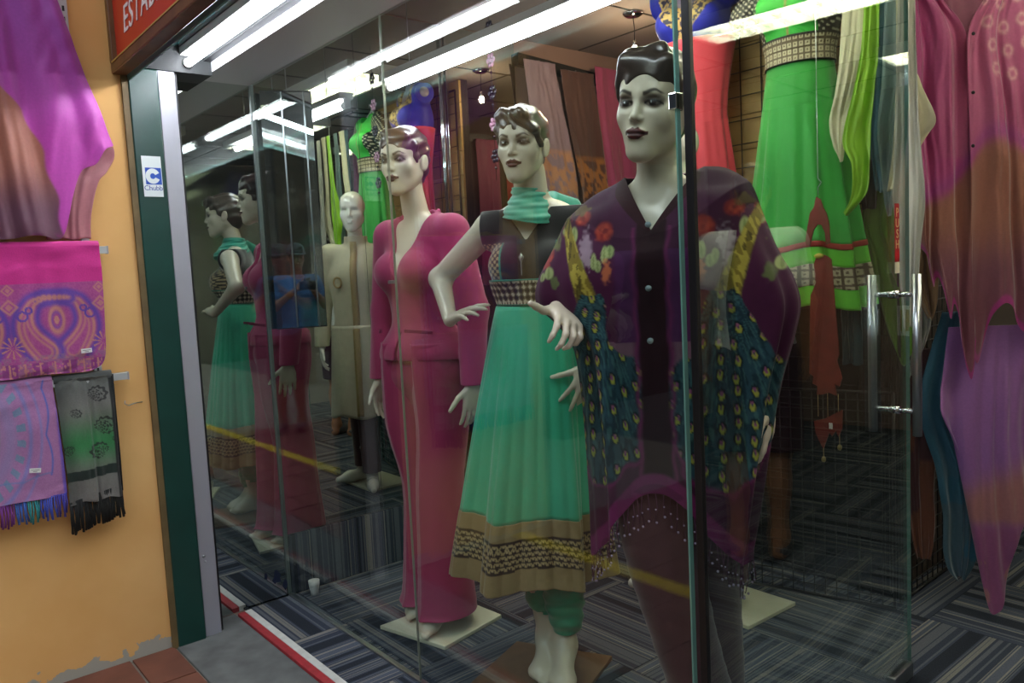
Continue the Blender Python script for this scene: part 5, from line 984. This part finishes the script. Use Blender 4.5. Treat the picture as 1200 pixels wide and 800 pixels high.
# ================================================================ people seen only in reflections
M_ps=mat('warm skin','a5714f',.55)
def person(label,loc,rz,scale,pose,top,bottom,haircol,cap_=None,toplong=.93):
    t=thing('person',label,'person',loc,rz); t.scale=(scale,)*3; T=[ell((0,.005,.95),(.165,.12,.13),.05), ell((0,-.01,1.12),(.155,.125,.17),.06), ell((0,.0,1.30),(.165,.125,.17),.06), cap((-.155,.012,1.43),(.155,.012,1.43),.055,.055,.05)]
    B=T+[cap((0,.018,1.44),(0,-.005,1.60),.058,.052,.03)]; Sl=[]
    for sh,el,wr,d,pm,sd in pose: B+=arm(sh,el,wr,1.1)+hand(wr,d,pm,sd,curl=.5); m_=np.array(sh)*.45+np.array(el)*.55; Sl.append(cap(sh,m_,.066,.062,.03))
    for s in (-1,1): B+=leg((s*.085,.01,.9),(s*.09,-.01,.5),(s*.09,.02,.10),1.1)+foot((s*.09,.02,.10),s*8,heel=.02)
    sdf_obj('body',B,.0055,M_ps,t)
    h=npmesh('head',_V,_F); h.materials.append(M_ps); h.polygons.foreach_set('use_smooth',[True]*len(h.polygons)); o=add_head(t,(0,-.03,1.665),6,0,0,1.0,h); hair(o,'slick',haircol)
    for s in (-1,1): MB().sphere((s*.030,-.083,.0005),.005,8,6).build('eye',mat('eye dark','1a1412',.2),o)
    if cap_:
        MB().loft([[(r*.082*math.cos(a),.012+r*.104*math.sin(a),z) for a in np.arange(24)*2*math.pi/24] for r,z in ((1.02,.035),(1.0,.07),(.85,.105),(.5,.128),(.05,.134))],cap1=True).build('cap_crown',mat('cap '+cap_,cap_,.8),o,solid=.003)
        MB().loft([[(.075*math.cos(a)*k,-.075-.085*(k if False else 1)*max(0,math.sin(a))*j,.045-.012*j) for a in np.linspace(0,math.pi,14) for k in (1,)] for j in (0,.5,1.)],closed=False).build('cap_peak',MATS['cap '+cap_],o,solid=.004)
    sdf_obj('shirt',inflate(T,.014)+Sl,.0055,mat('shirt '+top,top,.8,noise=(10,.06)),t,post=lambda X,Y,Z,D:np.maximum(np.maximum(D,-np.maximum(np.sqrt(X**2+(Y-.0)**2)-.075,1.45-Z)),np.maximum(Z-1.50,toplong-Z)+0*D))
    S2=[]
    for s in (-1,1): S2+=[cap((s*.085,.01,.90),(s*.10,-.01,.52),.108,.10,.03)]
    sdf_obj('shorts',inflate([T[0]],.012)+S2,.0055,mat('shorts '+bottom,bottom,.85,noise=(12,.06)),t,post=lambda X,Y,Z,D:np.maximum(D,np.maximum(Z-1.0,.50-Z)+0*D))
    for s in (-1,1):
        MB().sphere((s*.09+s*.006,-.035,.045),.05,14,10,(.95,2.5,.85)).build('shoe',mat('shoe grey','4a4a4e',.6),t)
    return t
ph=person('man in a grey cap and blue polo shirt holding a camera, outside the shop',(.36,-.30,0),math.degrees(math.atan2(.636,-.772))+90,.905,
    [((-.165,.012,1.43),(-.24,-.06,1.20),(-.075,-.25,1.36),(.5,-.5,.3),(.6,.2,-.2),1),((.165,.012,1.43),(.24,-.06,1.20),(.075,-.25,1.36),(-.5,-.5,.3),(-.6,.2,-.2),-1)],'3d6fa8','3a3c40','2a2420','50555a')
dc=thing('camera','black digital camera held by the man in the blue polo shirt','camera',(.075,-.062,1.265),math.degrees(math.atan2(.636,-.772))+90)
MB().box(-.065,.065,-.0,.05,-.04,.035).build('camera_body',M_black,dc,False,.008); MB().box(-.022,.022,.0,.045,.035,.06).build('viewfinder_hump',M_black,dc,False,.006); MB().tube([(0,.0,-.002),(0,-.05,-.002)],.032,20).build('lens',M_black,dc)
wm=person('person in a white sleeveless top and maroon shorts seen from behind, inside the shop',(-.228,3.08,0),math.degrees(math.atan2(.91,.418))+90,.95,
    [((-.165,.012,1.43),(-.22,.02,1.16),(-.22,-.03,.92),(0,-.15,-1),(.9,.1,0),1),((.165,.012,1.43),(.22,.02,1.16),(.22,-.03,.92),(0,-.15,-1),(-.9,.1,0),-1)],'e8e7e4','3f1528','1c1614')
# ================================================================ groups of repeated things
GROUPS={'mannequin':'dressed mannequins in the shop window','chiffon_scarf':'chiffon scarves hanging by the glass door','brocade_scarf':'brocade scarves on the mauve side wall','plain_scarf':'plain scarves on the inner wall',
 'batten_lamp':'bare fluorescent batten lamps','pendant_lamp':'bare bulb pendant lamps','wire_grid':'black wire grid panels','silk_shawl':'silk shawls on display','hanging_bar':'bars on the yellow wall','scarf_rail':'black scarf rails'}
for o in list(COL.objects):
    k=o.name.split('.')[0]
    if o.parent is None and k in GROUPS and 'label' in o: o['group']=GROUPS[k]
